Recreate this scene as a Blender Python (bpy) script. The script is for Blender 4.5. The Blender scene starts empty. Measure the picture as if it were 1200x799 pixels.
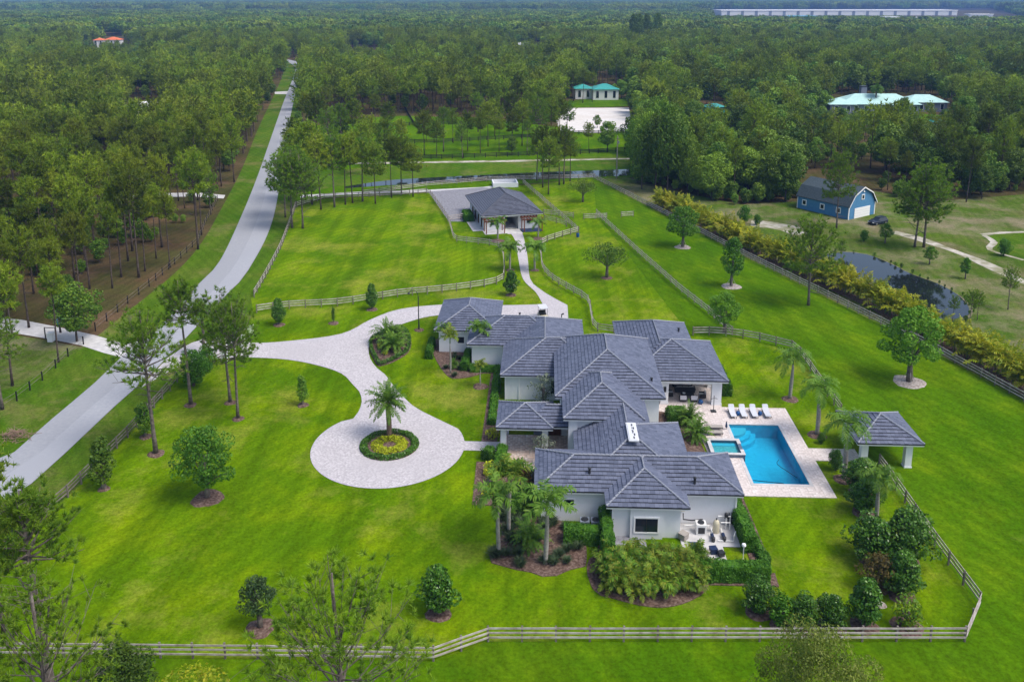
import bpy, bmesh, math, random
import numpy as np
from math import sin, cos, tan, pi, radians, sqrt, atan2
from mathutils import Vector, Matrix, geometry as mgeo

# ------------------------------------------------------------------ camera, sky, sun, exposure
SC = bpy.context.scene
C = SC.collection
PITCH = radians(12.4); FP = 1030.0; FX = FP*cos(PITCH); YH = -3.0; YP = YH+FX*tan(PITCH); CAMH = 47.5
cam = bpy.data.cameras.new('camera'); camo = bpy.data.objects.new('camera', cam); C.objects.link(camo)
camo.location = (0, 0, CAMH); camo.rotation_euler = (pi/2-PITCH, 0, 0)
cam.sensor_fit = 'HORIZONTAL'; cam.sensor_width = 36; cam.lens = 36*FX/1200
cam.shift_y = -(399.5-YP)/1200; cam.clip_start = 1; cam.clip_end = 60000
SC.camera = camo
SUN_EL, SUN_AZ = radians(58), radians(115)          # azimuth clockwise from +Y
w = bpy.data.worlds.new('World'); SC.world = w; w.use_nodes = True
wn = w.node_tree; bg = wn.nodes['Background']
sky = wn.nodes.new('ShaderNodeTexSky'); sky.sky_type = 'NISHITA'; sky.sun_disc = False
sky.sun_elevation = SUN_EL; sky.sun_rotation = SUN_AZ; sky.air_density = 1.0; sky.dust_density = 3.0; sky.ozone_density = 1.0
wn.links.new(sky.outputs[0], bg.inputs[0]); bg.inputs[1].default_value = 0.138
sl = bpy.data.lights.new('sun', 'SUN'); so = bpy.data.objects.new('sun', sl); C.objects.link(so)
sl.energy = 1.75; sl.angle = radians(24); sl.color = (1, .96, .9)
so.rotation_euler = (pi/2-SUN_EL, 0, pi-SUN_AZ)
SC.view_settings.view_transform = 'Standard'; SC.view_settings.look = 'None'
SC.view_settings.exposure = 0.66; SC.view_settings.gamma = 1
SC.render.engine = 'CYCLES'
cy = SC.cycles; DEN = True
cy.use_denoising = DEN; cy.max_bounces = 6; cy.diffuse_bounces = 2; cy.glossy_bounces = 2; cy.transmission_bounces = 3
cy.transparent_max_bounces = 6; cy.volume_bounces = 0; cy.caustics_reflective = False; cy.caustics_refractive = False
cy.sample_clamp_indirect = 4; cy.use_adaptive_sampling = True; cy.adaptive_threshold = 0.006
try: cy.denoising_prefilter = 'ACCURATE'
except Exception: pass

# ------------------------------------------------------------------ helpers
rnd = random.Random(7); NR = np.random.RandomState(11)
def G(x, y, z=0.0):                                  # point of the place seen at a photo pixel, on the plane of height z
    r = ((x-600)/FX, cos(PITCH)-(y-YP)/FX*sin(PITCH), -sin(PITCH)-(y-YP)/FX*cos(PITCH))
    t = (z-CAMH)/r[2]
    return Vector((r[0]*t, r[1]*t, z))
def PX(X, Y, Z=0.0):
    Z = Z-CAMH; zc = Y*cos(PITCH)-Z*sin(PITCH); yc = Y*sin(PITCH)+Z*cos(PITCH)
    return 600+FX*X/zc, YP-FX*yc/zc
TH = radians(2.3); HO = G(857, 621)                  # the mansion's own axes
def HW(x, y, z=0.0):
    return Vector((HO.x+x*cos(TH)+y*sin(TH), HO.y-x*sin(TH)+y*cos(TH), z))

class MB:
    def __init__(s): s.v = []; s.f = []; s.m = []
    def add(s, vs, fs, m=0):
        b = len(s.v); s.v += [tuple(p) for p in vs]
        s.f += [tuple(i+b for i in f) for f in fs]; s.m += [m]*len(fs); return s
    def box(s, c, d, rz=0.0, m=0, M=None):
        hx, hy, hz = d[0]/2, d[1]/2, d[2]/2
        vs = [(sx*hx, sy*hy, sz*hz) for sz in (-1, 1) for sy in (-1, 1) for sx in (-1, 1)]
        if M is not None: vs = [M @ Vector(p) for p in vs]
        cr, sr = cos(rz), sin(rz)
        vs = [(c[0]+p[0]*cr-p[1]*sr, c[1]+p[0]*sr+p[1]*cr, c[2]+p[2]) for p in vs]
        return s.add(vs, [(0,2,3,1),(4,5,7,6),(0,1,5,4),(2,6,7,3),(0,4,6,2),(1,3,7,5)], m)
    def span(s, a, b, m=0):                          # box from corner to corner
        return s.box([(a[i]+b[i])/2 for i in range(3)], [abs(b[i]-a[i]) for i in range(3)], 0, m)
    def quad(s, a, b, c, d, m=0): return s.add([a, b, c, d], [(0,1,2,3)], m)
    def tube(s, pts, rad, n=6, m=0, cap=True):
        pts = [Vector(p) for p in pts]; k = len(pts)
        if not hasattr(rad, '__len__'): rad = [rad]*k
        vs = []
        for i, p in enumerate(pts):
            d = (pts[min(i+1, k-1)]-pts[max(i-1, 0)])
            d = d.normalized() if d.length > 1e-9 else Vector((0,0,1))
            u = d.cross(Vector((0,0,1)) if abs(d.z) < .95 else Vector((1,0,0))).normalized(); v = d.cross(u)
            vs += [p+(u*cos(2*pi*j/n)+v*sin(2*pi*j/n))*rad[i] for j in range(n)]
        fs = [(i*n+j, i*n+(j+1) % n, (i+1)*n+(j+1) % n, (i+1)*n+j) for i in range(k-1) for j in range(n)]
        if cap: fs += [tuple(range(n))[::-1], tuple(range((k-1)*n, k*n))]
        return s.add(vs, fs, m)
    def lathe(s, c, prof, n=16, m=0):
        k = len(prof)
        vs = [(c[0]+r*cos(2*pi*j/n), c[1]+r*sin(2*pi*j/n), c[2]+z) for r, z in prof for j in range(n)]
        fs = [(i*n+j, i*n+(j+1) % n, (i+1)*n+(j+1) % n, (i+1)*n+j) for i in range(k-1) for j in range(n)]
        fs += [tuple(range(n))[::-1], tuple(range((k-1)*n, k*n))]
        return s.add(vs, fs, m)
    def prism(s, poly, z0, z1, m=0):
        n = len(poly)
        return s.add([(p[0], p[1], z0) for p in poly]+[(p[0], p[1], z1) for p in poly],
                     [tuple(range(n))[::-1], tuple(range(n, 2*n))]+[(i, (i+1) % n, n+(i+1) % n, n+i) for i in range(n)], m)
    def build(s, name, mats, parent=None, smooth=False):
        if not isinstance(mats, (list, tuple)): mats = [mats]
        me = bpy.data.meshes.new(name); me.from_pydata(s.v, [], s.f)
        for mt in mats: me.materials.append(mt)
        if len(mats) > 1: me.polygons.foreach_set('material_index', s.m)
        if smooth: me.polygons.foreach_set('use_smooth', [True]*len(s.f))
        me.update()
        return link(name, me, parent)
def link(name, me, parent=None):
    o = bpy.data.objects.new(name, me); C.objects.link(o)
    if parent is not None: o.parent = parent
    return o
def tag(o, label, cat, group=None):
    o['label'] = label; o['category'] = cat
    if group: o['group'] = group
    return o
def thing(name, label, cat, loc=(0,0,0), rz=0.0, group=None, sc=1.0):
    o = bpy.data.objects.new(name, None); C.objects.link(o); o.empty_display_size = .3
    o.location = loc; o.rotation_euler = (0, 0, rz); o.scale = (sc,)*3 if not hasattr(sc, '__len__') else sc
    return tag(o, label, cat, group)
KIDS = {}
def dup(root, loc, rz=0.0, label=None, group=None, sc=None):
    r = root.copy(); C.objects.link(r); r.location = loc; r.rotation_euler = (0, 0, rz)
    if sc is not None: r.scale = (sc,)*3 if not hasattr(sc, '__len__') else sc
    if label: r['label'] = label
    if group: r['group'] = group
    if root not in KIDS: KIDS[root] = [(c, list(c.children)) for c in root.children]
    for ch, gs in KIDS[root]:
        c = ch.copy(); C.objects.link(c); c.parent = r
        for g in gs:
            d = g.copy(); C.objects.link(d); d.parent = c
    return r
def pmesh(name, V, F, mats, mi=None, smooth=False):  # numpy arrays -> mesh (F: n x 3 or n x 4)
    me = bpy.data.meshes.new(name); n = len(F); k = F.shape[1]
    me.vertices.add(len(V)); me.vertices.foreach_set('co', np.ascontiguousarray(V, dtype=np.float32).ravel())
    me.loops.add(n*k); me.loops.foreach_set('vertex_index', np.ascontiguousarray(F, dtype=np.int32).ravel())
    me.polygons.add(n); me.polygons.foreach_set('loop_start', np.arange(0, n*k, k, dtype=np.int32))
    for mt in (mats if isinstance(mats, (list, tuple)) else [mats]): me.materials.append(mt)
    if mi is not None: me.polygons.foreach_set('material_index', np.asarray(mi, dtype=np.int32))
    if smooth: me.polygons.foreach_set('use_smooth', np.ones(n, dtype=bool))
    me.update(calc_edges=True); return me
def spline(pts, step=1.5, closed=False):             # Catmull-Rom through 2-D/3-D points
    P = [Vector((p[0], p[1], 0)) for p in pts]; n = len(P); out = []
    rng = range(n) if closed else range(n-1)
    for i in rng:
        p1, p2 = P[i], P[(i+1) % n]
        p0 = P[(i-1) % n] if (closed or i > 0) else p1*2-p2
        p3 = P[(i+2) % n] if (closed or i+2 < n) else p2*2-p1
        k = max(1, int((p2-p1).length/step))
        for j in range(k):
            t = j/k
            out.append(.5*((2*p1)+(p2-p0)*t+(2*p0-5*p1+4*p2-p3)*t*t+(3*p1-p0-3*p2+p3)*t**3))
    if not closed: out.append(P[-1])
    return [Vector((p.x, p.y, 0)) for p in out]
def gp(pts): return [G(*p) for p in pts]
def sheet(name, polys, z, mat, kind='structure', thick=0.0):   # flat sheet: outer polygon + holes
    loops = [[Vector((p[0], p[1], z)) for p in pl] for pl in polys]
    tris = mgeo.tessellate_polygon(loops)
    vs = [p for l in loops for p in l]
    me = bpy.data.meshes.new(name)
    fs = []
    for t in tris:
        a, b, c = (vs[i] for i in t)
        if (b-a).cross(c-a).z < 0: t = (t[0], t[2], t[1])
        fs.append(t)
    vv = [tuple(p) for p in vs]
    if thick:
        k0 = 0
        for l in loops:
            n = len(l); b = len(vv); vv += [(p.x, p.y, z-thick) for p in l]
            fs += [(k0+i, b+i, b+(i+1) % n, k0+(i+1) % n) for i in range(n)]; k0 += n
    me.from_pydata(vv, [], fs); me.materials.append(mat); me.update()
    o = link(name, me); o['kind'] = kind
    return o
def inside(x, y, poly):
    c = False; n = len(poly); j = n-1
    for i in range(n):
        xi, yi = poly[i][0], poly[i][1]; xj, yj = poly[j][0], poly[j][1]
        if (yi > y) != (yj > y) and x < (xj-xi)*(y-yi)/(yj-yi)+xi: c = not c
        j = i
    return c

# ------------------------------------------------------------------ materials
def mat(name, col, rough=.8, spec=.3, metal=0.0):
    m = bpy.data.materials.new(name); m.use_nodes = True
    b = m.node_tree.nodes['Principled BSDF']
    b.inputs['Base Color'].default_value = (*col, 1); b.inputs['Roughness'].default_value = rough
    b.inputs['Specular IOR Level'].default_value = spec; b.inputs['Metallic'].default_value = metal
    return m
class N:                                             # tiny node helper
    def __init__(s, m): s.t = m.node_tree; s.b = s.t.nodes.get('Principled BSDF'); s.pos = None
    def n(s, t, **k):
        x = s.t.nodes.new(t)
        for a, v in k.items(): setattr(x, a, v)
        return x
    def l(s, a, b): s.t.links.new(a, b)
    def coord(s, obj=False):
        if obj: return s.n('ShaderNodeTexCoord').outputs['Object']
        return s.n('ShaderNodeNewGeometry').outputs['Position']
    def noise(s, scale, detail=4, co=None, rough=.55, stretch=None, rot=0):
        x = s.n('ShaderNodeTexNoise'); x.inputs['Scale'].default_value = scale; x.inputs['Detail'].default_value = detail
        x.inputs['Roughness'].default_value = rough
        c = co if co is not None else s.coord()
        if stretch:
            mp = s.n('ShaderNodeMapping'); mp.inputs['Scale'].default_value = stretch; mp.inputs['Rotation'].default_value = (0, 0, rot)
            s.l(c, mp.inputs[0]); c = mp.outputs[0]
        s.l(c, x.inputs['Vector']); return x.outputs['Fac']
    def ramp(s, fac, stops):
        r = s.n('ShaderNodeValToRGB'); e = r.color_ramp.elements
        while len(e) < len(stops): e.new(.5)
        for i, (p, c) in enumerate(stops):
            e[i].position = p; e[i].color = (*c, 1) if hasattr(c, '__len__') else (c, c, c, 1)
        s.l(fac, r.inputs[0]); return r.outputs[0]
    def mix(s, fac, a, b, mode='MIX'):
        x = s.n('ShaderNodeMix', data_type='RGBA', blend_type=mode)
        for i, v in ((0, fac), (6, a), (7, b)):
            if hasattr(v, 'is_linked'): s.l(v, x.inputs[i])
            elif hasattr(v, '__len__'): x.inputs[i].default_value = (*v, 1)
            else: x.inputs[i].default_value = v
        return x.outputs[2]
    def base(s, c): s.l(c, s.b.inputs['Base Color'])
    def bump(s, h, strength=.4, dist=.05):
        x = s.n('ShaderNodeBump'); x.inputs['Strength'].default_value = strength; x.inputs['Distance'].default_value = dist
        s.l(h, x.inputs['Height']); s.l(x.outputs[0], s.b.inputs['Normal'])
def speckle(name, stops, scale, rough=.85, bump=.3, dist=.03, detail=5, big=None, obj=False, spec=.25):
    m = mat(name, stops[0][1], rough, spec); k = N(m); co = k.coord(obj)
    f = k.noise(scale, detail, co); c = k.ramp(f, stops)
    if big:
        g = k.noise(big[0], 4, co); c = k.mix(k.ramp(g, [(.4, 0.), (.62, 1.)]), c, big[1])
    k.base(c)
    if bump: k.bump(f, bump, dist)
    return m
def lawn_mat(name, c1, c2, c3, dry, rot=.5, dryamt=(.55, .75), mow=.35):
    m = mat(name, c1, 1.0, .0); k = N(m); co = k.coord()
    c = k.mix(k.ramp(k.noise(.045, 6, co, .62), [(.36, 0.), (.64, 1.)]), c1, c2)
    c = k.mix(k.ramp(k.noise(.12, 6, co, .68), [(.46, 0.), (.66, .9)]), c, c3)
    st = k.noise(.22, 5, co, .6, (1.7, .10, 1), rot)                      # mowing streaks
    c = k.mix(k.ramp(st, [(.40, mow), (.58, 0.)]), c, tuple(v*.55 for v in c1))
    wv = k.n('ShaderNodeTexWave', wave_type='BANDS'); wv.inputs['Scale'].default_value = .19; wv.inputs['Distortion'].default_value = 2.5; wv.inputs['Detail'].default_value = 3
    mp = k.n('ShaderNodeMapping'); mp.inputs['Rotation'].default_value = (0, 0, rot); k.l(co, mp.inputs[0]); k.l(mp.outputs[0], wv.inputs[0])
    c = k.mix(k.ramp(wv.outputs['Fac'], [(.3, 0.), (.7, .22)]), c, tuple(v*.6 for v in c1))
    c = k.mix(k.ramp(k.noise(.07, 7, co, .74), [(dryamt[0], 0.), (dryamt[1], .8)]), c, dry)
    c = k.mix(k.ramp(k.noise(.9, 5, co, .7), [(.5, 0.), (.75, .3)]), c, tuple(v*.6 for v in c1))
    fn = k.noise(3.0, 6, co, .8)
    c = k.mix(1.0, c, k.ramp(fn, [(.25, .45), (.75, 1.45)]), 'MULTIPLY')
    k.base(c); k.bump(fn, .7, .15)
    return m
M = {}
M['lawn'] = lawn_mat('lawn_grass', (.074, .165, .001), (.13, .237, .0015), (.195, .285, .002), (.30, .29, .05), .6, (.51, .72), .5)
M['lawn_dark'] = lawn_mat('meadow_grass', (.056, .142, .001), (.092, .19, .002), (.135, .222, .003), (.22, .215, .05), 2.6, (.62, .82))
M['verge'] = lawn_mat('verge_grass', (.055, .135, .005), (.095, .17, .01), (.12, .165, .02), (.23, .19, .08), -.6, (.52, .7))
M['yard'] = lawn_mat('rough_yard_grass', (.065, .13, .010), (.105, .16, .02), (.16, .135, .065), (.27, .22, .15), .3, (.47, .66))
M['floor'] = lawn_mat('forest_floor', (.06, .065, .02), (.12, .075, .04), (.085, .09, .025), (.17, .10, .065), .2, (.5, .7))
M['asphalt'] = speckle('worn_asphalt', [(.3, (.27, .28, .305)), (.72, (.33, .34, .365))], 2.5, .85, .08, big=(.05, (.285, .295, .32)))
M['sand'] = speckle('pale_sand', [(.3, (.58, .55, .53)), (.7, (.72, .69, .66))], .7, .95, .2, big=(.12, (.6, .56, .52)))
M['sand2'] = speckle('sandy_track', [(.3, (.3, .27, .22)), (.7, (.6, .56, .5))], .9, .95, .2, big=(.25, (.2, .2, .1)))
M['gravel'] = speckle('grey_gravel', [(.3, (.14, .14, .16)), (.7, (.29, .29, .32))], 2.6, .95, .6)
M['mulch'] = speckle('bark_mulch', [(.3, (.045, .026, .018)), (.5, (.12, .075, .058)), (.74, (.23, .17, .14))], 4.5, .95, .8, .06)
M['mulchp'] = speckle('pale_stone_mulch', [(.3, (.16, .13, .11)), (.5, (.36, .31, .28)), (.74, (.55, .5, .46))], 4.0, .95, .8, .06)
def paver(name, cols, mortar, scale, rot=0.0, big=None):
    m = mat(name, cols[0], .8, .3); k = N(m); co = k.coord()
    mp = k.n('ShaderNodeMapping'); mp.inputs['Rotation'].default_value = (0, 0, rot); k.l(co, mp.inputs[0])
    v = k.n('ShaderNodeTexVoronoi', feature='F1', distance='CHEBYCHEV'); v.inputs['Scale'].default_value = scale
    v.inputs['Randomness'].default_value = .55; k.l(mp.outputs[0], v.inputs['Vector'])
    sp = k.n('ShaderNodeSeparateColor'); k.l(v.outputs['Color'], sp.inputs[0])
    c = k.ramp(sp.outputs[0], [(0., cols[0]), (.4, cols[1]), (.75, cols[2]), (1., cols[3])])
    c = k.mix(k.ramp(k.noise(.35, 5, co), [(.42, 0.), (.7, .45)]), c, cols[0])
    c = k.mix(k.ramp(v.outputs['Distance'], [(.40, 0.), (.52, 1.)]), c, mortar)
    if big: c = k.mix(k.ramp(k.noise(.12, 4, co), [(.45, 0.), (.65, .6)]), c, big)
    k.base(c); k.bump(sp.outputs[1], .25, .01)
    return m
M['paver'] = paver('driveway_paver', [(.40,.375,.385), (.48,.45,.46), (.52,.49,.50), (.57,.54,.55)], (.36,.335,.345), 4.2, .5, (.41,.385,.395))
M['deck'] = paver('travertine_deck', [(.55,.48,.45), (.60,.53,.50), (.64,.57,.54), (.69,.63,.60)], (.47,.41,.38), 3.6, .04)
M['entry'] = paver('entry_paver', [(.48,.36,.29), (.6,.46,.38), (.68,.56,.48), (.74,.66,.6)], (.42,.34,.3), 3.6, .04)
M['concrete'] = speckle('pale_concrete', [(.3, (.42,.41,.41)), (.7, (.58,.57,.56))], 1.2, .9, .15)
M['stucco'] = speckle('white_stucco', [(.3, (.72,.73,.75)), (.7, (.76,.77,.79))], 2.5, .9, .06, .01, big=(.22, (.71,.72,.74)))
M['white'] = mat('white_paint', (.8,.8,.8), .5)
M['whitep'] = mat('white_plastic', (.78,.78,.76), .4)
M['fascia'] = mat('white_fascia', (.74,.74,.75), .5)
M['dark'] = mat('dark_metal', (.02,.022,.026), .45, .5)
M['black'] = mat('black_gap', (.008,.008,.01), .8)
M['glass'] = mat('tinted_glass', (.012,.02,.028), .06, .6)
M['grey'] = mat('grey_fabric', (.36,.36,.38), .9); M['lightgrey'] = mat('pale_grey_mesh', (.55,.56,.6), .8)
M['tan'] = mat('taupe_fabric', (.33,.3,.27), .9)
M['blue'] = mat('blue_ceramic', (.01,.07,.22), .25, .5); M['navy'] = mat('navy_plastic', (.015,.03,.08), .5)
M['cream'] = mat('cream_plastic', (.55,.5,.36), .5)
M['redwood'] = speckle('red_brown_timber', [(.3, (.12,.035,.015)), (.7, (.24,.075,.035))], 3, .75, .2, .01, obj=True)
M['door'] = speckle('brown_wood_door', [(.3, (.06,.025,.012)), (.7, (.13,.06,.03))], 3, .6, .2, .01)
def fence_mat(name, a, b, c, grain=(.35, .35, 6)):
    m = mat(name, a, .85, .2); k = N(m); co = k.coord()
    f = k.noise(1.6, 5, co, .6); cc = k.ramp(f, [(.3, a), (.5, b), (.72, c)])
    geo = k.n('ShaderNodeNewGeometry'); k.base(cc); k.bump(f, .3, .01); return m
M['rail'] = fence_mat('weathered_fence_board', (.25,.2,.17), (.42,.37,.34), (.56,.52,.5))
M['post'] = fence_mat('weathered_fence_post', (.10,.085,.075), (.18,.155,.14), (.27,.24,.22))
M['blackfence'] = mat('black_stained_board', (.012,.012,.014), .7)
def tile_mat(name, cols, rough=.55):
    m = mat(name, cols[0], rough, .35); k = N(m)
    g = k.n('ShaderNodeNewGeometry'); c = k.ramp(g.outputs['Random Per Island'], [(0., cols[0]), (.5, cols[1]), (1., cols[2])])
    c = k.mix(k.ramp(k.noise(.5, 5), [(.35, 0.), (.7, .5)]), c, cols[3]); k.base(c)
    k.bump(k.noise(9, 3), .15, .01); return m
M['tile'] = tile_mat('slate_grey_roof_tile', [(.076,.088,.13), (.102,.116,.168), (.132,.148,.207), (.125,.142,.2)])
M['tile2'] = tile_mat('charcoal_stable_tile', [(.07,.078,.105), (.092,.10,.132), (.118,.127,.165), (.105,.115,.15)])
M['gap'] = mat('tile_underlay_and_gap_shade', (.012,.013,.016), .9)  # underlay colour; on the tile butts it paints the shade between courses
M['cap'] = mat('mortared_ridge_cap', (.25,.265,.31), .7)
M['cap2'] = mat('dark_ridge_cap', (.1,.105,.125), .7)
M['pale'] = mat('galvanised_sheet', (.62,.63,.65), .4, .5)
def water_mat(name, deep, rough=.03, nscale=1.2, bump=.05):
    m = mat(name, deep, rough, .38); k = N(m)
    k.bump(k.noise(nscale, 3), bump, .05); return m
M['pond'] = water_mat('dark_pond_water', (.010,.014,.016))
def pool_water():
    m = mat('clear_pool_water', (.1,.6,.8)); t = m.node_tree; k = N(m); t.nodes.remove(k.b)
    out = t.nodes['Material Output']
    tr = k.n('ShaderNodeBsdfTransparent'); tr.inputs[0].default_value = (.30,.86,.95,1)
    gl = k.n('ShaderNodeBsdfGlossy'); gl.inputs['Roughness'].default_value = .04
    fr = k.n('ShaderNodeFresnel'); fr.inputs[0].default_value = 1.33
    bp = k.n('ShaderNodeBump'); bp.inputs['Strength'].default_value = .12; bp.inputs['Distance'].default_value = .05
    k.l(k.noise(2.2, 3), bp.inputs['Height']); k.l(bp.outputs[0], gl.inputs['Normal']); k.l(bp.outputs[0], fr.inputs['Normal'])
    mx = k.n('ShaderNodeMixShader'); k.l(fr.outputs[0], mx.inputs[0]); k.l(tr.outputs[0], mx.inputs[1]); k.l(gl.outputs[0], mx.inputs[2])
    k.l(mx.outputs[0], out.inputs[0]); return m
M['poolwater'] = pool_water()
M['plaster'] = speckle('blue_pool_plaster', [(.3, (.055,.46,.66)), (.7, (.11,.60,.78))], 2.0, .8, 0, big=(.35, (.075,.50,.72)))
M['step'] = mat('pale_pool_step', (.3,.55,.66), .8)
def foliage(name, dark, light, alt, trans=.3, nscale=.5, objvar=.35, leafvar=.5, rough=.55):
    m = mat(name, dark, rough, .25); k = N(m); t = m.node_tree; co = k.coord(True)
    c = k.mix(k.ramp(k.noise(nscale, 3, co), [(.38, 0.), (.62, 1.)]), dark, light)
    g = k.n('ShaderNodeNewGeometry'); c = k.mix(k.ramp(g.outputs['Random Per Island'], [(.45, 0.), (1., leafvar)]), c, alt)
    oi = k.n('ShaderNodeObjectInfo'); mm = k.n('ShaderNodeMath', operation='FRACT'); m2 = k.n('ShaderNodeMath', operation='MULTIPLY')
    k.l(oi.outputs['Random'], m2.inputs[0]); m2.inputs[1].default_value = 7.31; k.l(m2.outputs[0], mm.inputs[0])
    c = k.mix(k.ramp(mm.outputs[0], [(.5, 0.), (1., objvar)]), c, alt)
    c = k.mix(1.0, c, k.ramp(oi.outputs['Random'], [(0., 1-objvar), (1., 1+objvar)]), 'MULTIPLY'); k.base(c)
    tl = k.n('ShaderNodeBsdfTranslucent'); k.l(c, tl.inputs[0])
    mx = k.n('ShaderNodeMixShader'); mx.inputs[0].default_value = trans
    k.l(k.b.outputs[0], mx.inputs[1]); k.l(tl.outputs[0], mx.inputs[2]); k.l(mx.outputs[0], t.nodes['Material Output'].inputs[0])
    return m
M['pine'] = foliage('pine_needles', (.085,.165,.010), (.18,.265,.012), (.27,.30,.02), .3, .35, .5)
M['pinenear'] = foliage('near_pine_needles', (.085,.20,.012), (.18,.31,.016), (.27,.35,.025), .4, .5, .15)
M['oak'] = foliage('broadleaf_leaves', (.05,.135,.012), (.13,.235,.016), (.21,.29,.025), .28, .4, .5)
M['bright'] = foliage('bright_green_leaves', (.06,.18,.008), (.12,.28,.012), (.19,.32,.03), .3, .6, .15)
M['magnolia'] = foliage('glossy_magnolia_leaves', (.024,.085,.007), (.055,.155,.012), (.15,.28,.03), .12, .8, .15, .6, .28)
M['hedge'] = foliage('hedge_leaves', (.035,.13,.006), (.075,.21,.010), (.13,.27,.02), .2, 1.2, .12)
M['palm'] = foliage('palm_fronds', (.06,.165,.015), (.14,.27,.022), (.22,.32,.04), .35, .8, .15)
M['areca'] = foliage('areca_fronds', (.14,.23,.008), (.33,.37,.012), (.58,.44,.018), .35, .7, .25)
M['areca2'] = foliage('mixed_areca_fronds', (.055,.15,.010), (.15,.28,.018), (.42,.34,.04), .35, .9, .2, .4)
M['silver'] = foliage('grey_green_leaves', (.14,.18,.11), (.22,.26,.17), (.3,.33,.25), .3, .8, .1)
M['rust'] = foliage('bronze_leaves', (.05,.05,.012), (.12,.09,.02), (.18,.12,.03), .25, .8, .1)
M['yellow'] = foliage('yellow_variegated_leaves', (.27,.34,.008), (.46,.52,.012), (.6,.6,.04), .2, 1.5, .1)
M['purple'] = foliage('purple_leaves', (.06,.015,.07), (.12,.03,.13), (.2,.07,.2), .2, 1, .1)
M['tuft'] = foliage('ornamental_grass_blades', (.03,.06,.022), (.06,.10,.04), (.1,.14,.06), .2, 1, .2)
M['ti'] = foliage('red_green_leaves', (.1,.12,.02), (.2,.05,.02), (.3,.2,.03), .2, 2, .1)
M['bark'] = speckle('grey_pine_bark', [(.3, (.07,.055,.05)), (.5, (.14,.115,.10)), (.72, (.22,.19,.175))], 3.0, .95, .7, .05, obj=True)
M['barkd'] = speckle('dark_forest_bark', [(.3, (.04,.03,.026)), (.72, (.13,.1,.085))], 3.0, .95, .5, .05, obj=True)
M['palmbark'] = speckle('palm_bark', [(.3, (.2,.18,.16)), (.7, (.36,.34,.31))], 4, .9, .3, .02, obj=True)
M['datebark'] = speckle('date_palm_bark', [(.3, (.1,.06,.045)), (.7, (.22,.15,.11))], 5, .95, .8, .05, obj=True)
M['shaft'] = mat('green_crownshaft', (.12,.22,.06), .5)
M['bluewall'] = speckle('blue_siding', [(.3, (.06,.19,.36)), (.7, (.08,.23,.41))], 1.5, .7, .1, .01)
M['barnroof'] = speckle('dark_green_grey_shingle', [(.3, (.035,.055,.065)), (.7, (.07,.09,.105))], 3, .8, .3, .02)
M['carpaint'] = mat('dark_blue_car_paint', (.012,.018,.035), .2, .6); M['tyre'] = mat('black_tyre', (.012,.012,.012), .8)
M['rim'] = mat('grey_rim', (.4,.4,.42), .3, .5, .6)
M['teal'] = speckle('teal_metal_roof', [(.3, (.03,.25,.23)), (.7, (.06,.34,.31))], 1, .5, 0)
M['mint'] = speckle('pale_mint_metal_roof', [(.3, (.36,.58,.53)), (.7, (.46,.66,.62))], .7, .5, 0)
M['orange'] = speckle('orange_clay_roof', [(.3, (.55,.12,.045)), (.7, (.7,.2,.09))], .6, .8, 0)
M['farwall'] = mat('pale_far_wall', (.75,.75,.75), .8); M['farroof'] = mat('white_far_roof', (.8,.8,.8), .6)
M['farblue'] = mat('bright_blue_roof', (.08,.4,.65), .6); M['greywall'] = mat('grey_blue_wall', (.2,.23,.28), .8)
M['dead'] = speckle('dead_branch', [(.3, (.16,.10,.07)), (.7, (.32,.22,.17))], 3, .95, .4, .03)
M['rock'] = speckle('pale_rock', [(.3, (.32,.29,.27)), (.7, (.55,.5,.47))], 3, .9, .5, .04)
M['bankmud'] = speckle('muddy_bank', [(.3, (.09,.08,.045)), (.7, (.26,.22,.15))], .8, .95, .3, .04, big=(.3, (.1,.13,.03)))
M['asphalt2'] = speckle('newer_asphalt_lane', [(.3, (.30,.31,.34)), (.72, (.36,.37,.40))], 2.5, .85, .08, big=(.08, (.315,.325,.355)))
M['asphalt3'] = speckle('asphalt_patch', [(.3, (.26,.27,.295)), (.72, (.31,.32,.345))], 2.5, .85, .08)
# ------------------------------------------------------------------ the setting: ground, lawns, road, water
POOL = (3.8, 9.35, 7.7, 19.85)
pool_hole = [HW(POOL[0], POOL[2]), HW(POOL[1], POOL[2]), HW(POOL[1], POOL[3]), HW(POOL[0], POOL[3])]
B = 30000
sheet('ground', [[(-B,-300), (B,-300), (B,B), (-B,B)], pool_hole], 0.0, M['floor'])
fenceW = gp([(25,628), (80,582), (150,512), (208,446), (235,432), (262,421)])
fenceN = gp([(297,366), (294,350), (312,325), (330,290), (341,260), (347,243)])
fenceC = gp([(695.6,209.5), (813.5,270), (871,300.5), (1090.5,410), (1200,471), (1340,548)])
lawn_out = gp([(-260,1150), (-260,800), (-60,700)])+fenceW+fenceN+gp([(380,233), (505,226), (613,217)])+fenceC+gp([(1700,760), (1700,1150)])
sheet('lawn', [lawn_out, pool_hole], 0.03, M['lawn'])
front = gp([(-260,774), (0,769), (508,775), (572,752), (1130,752), (1147,711), (1095,640), (1036,553), (982,481), (932,412), (864,396), (810,394)])
sheet('meadow', [gp([(-260,1140)])+front+gp([(699,252), (695.6,211)])+fenceC+gp([(1690,755), (1690,1140)])], 0.06, M['lawn_dark'])
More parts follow.
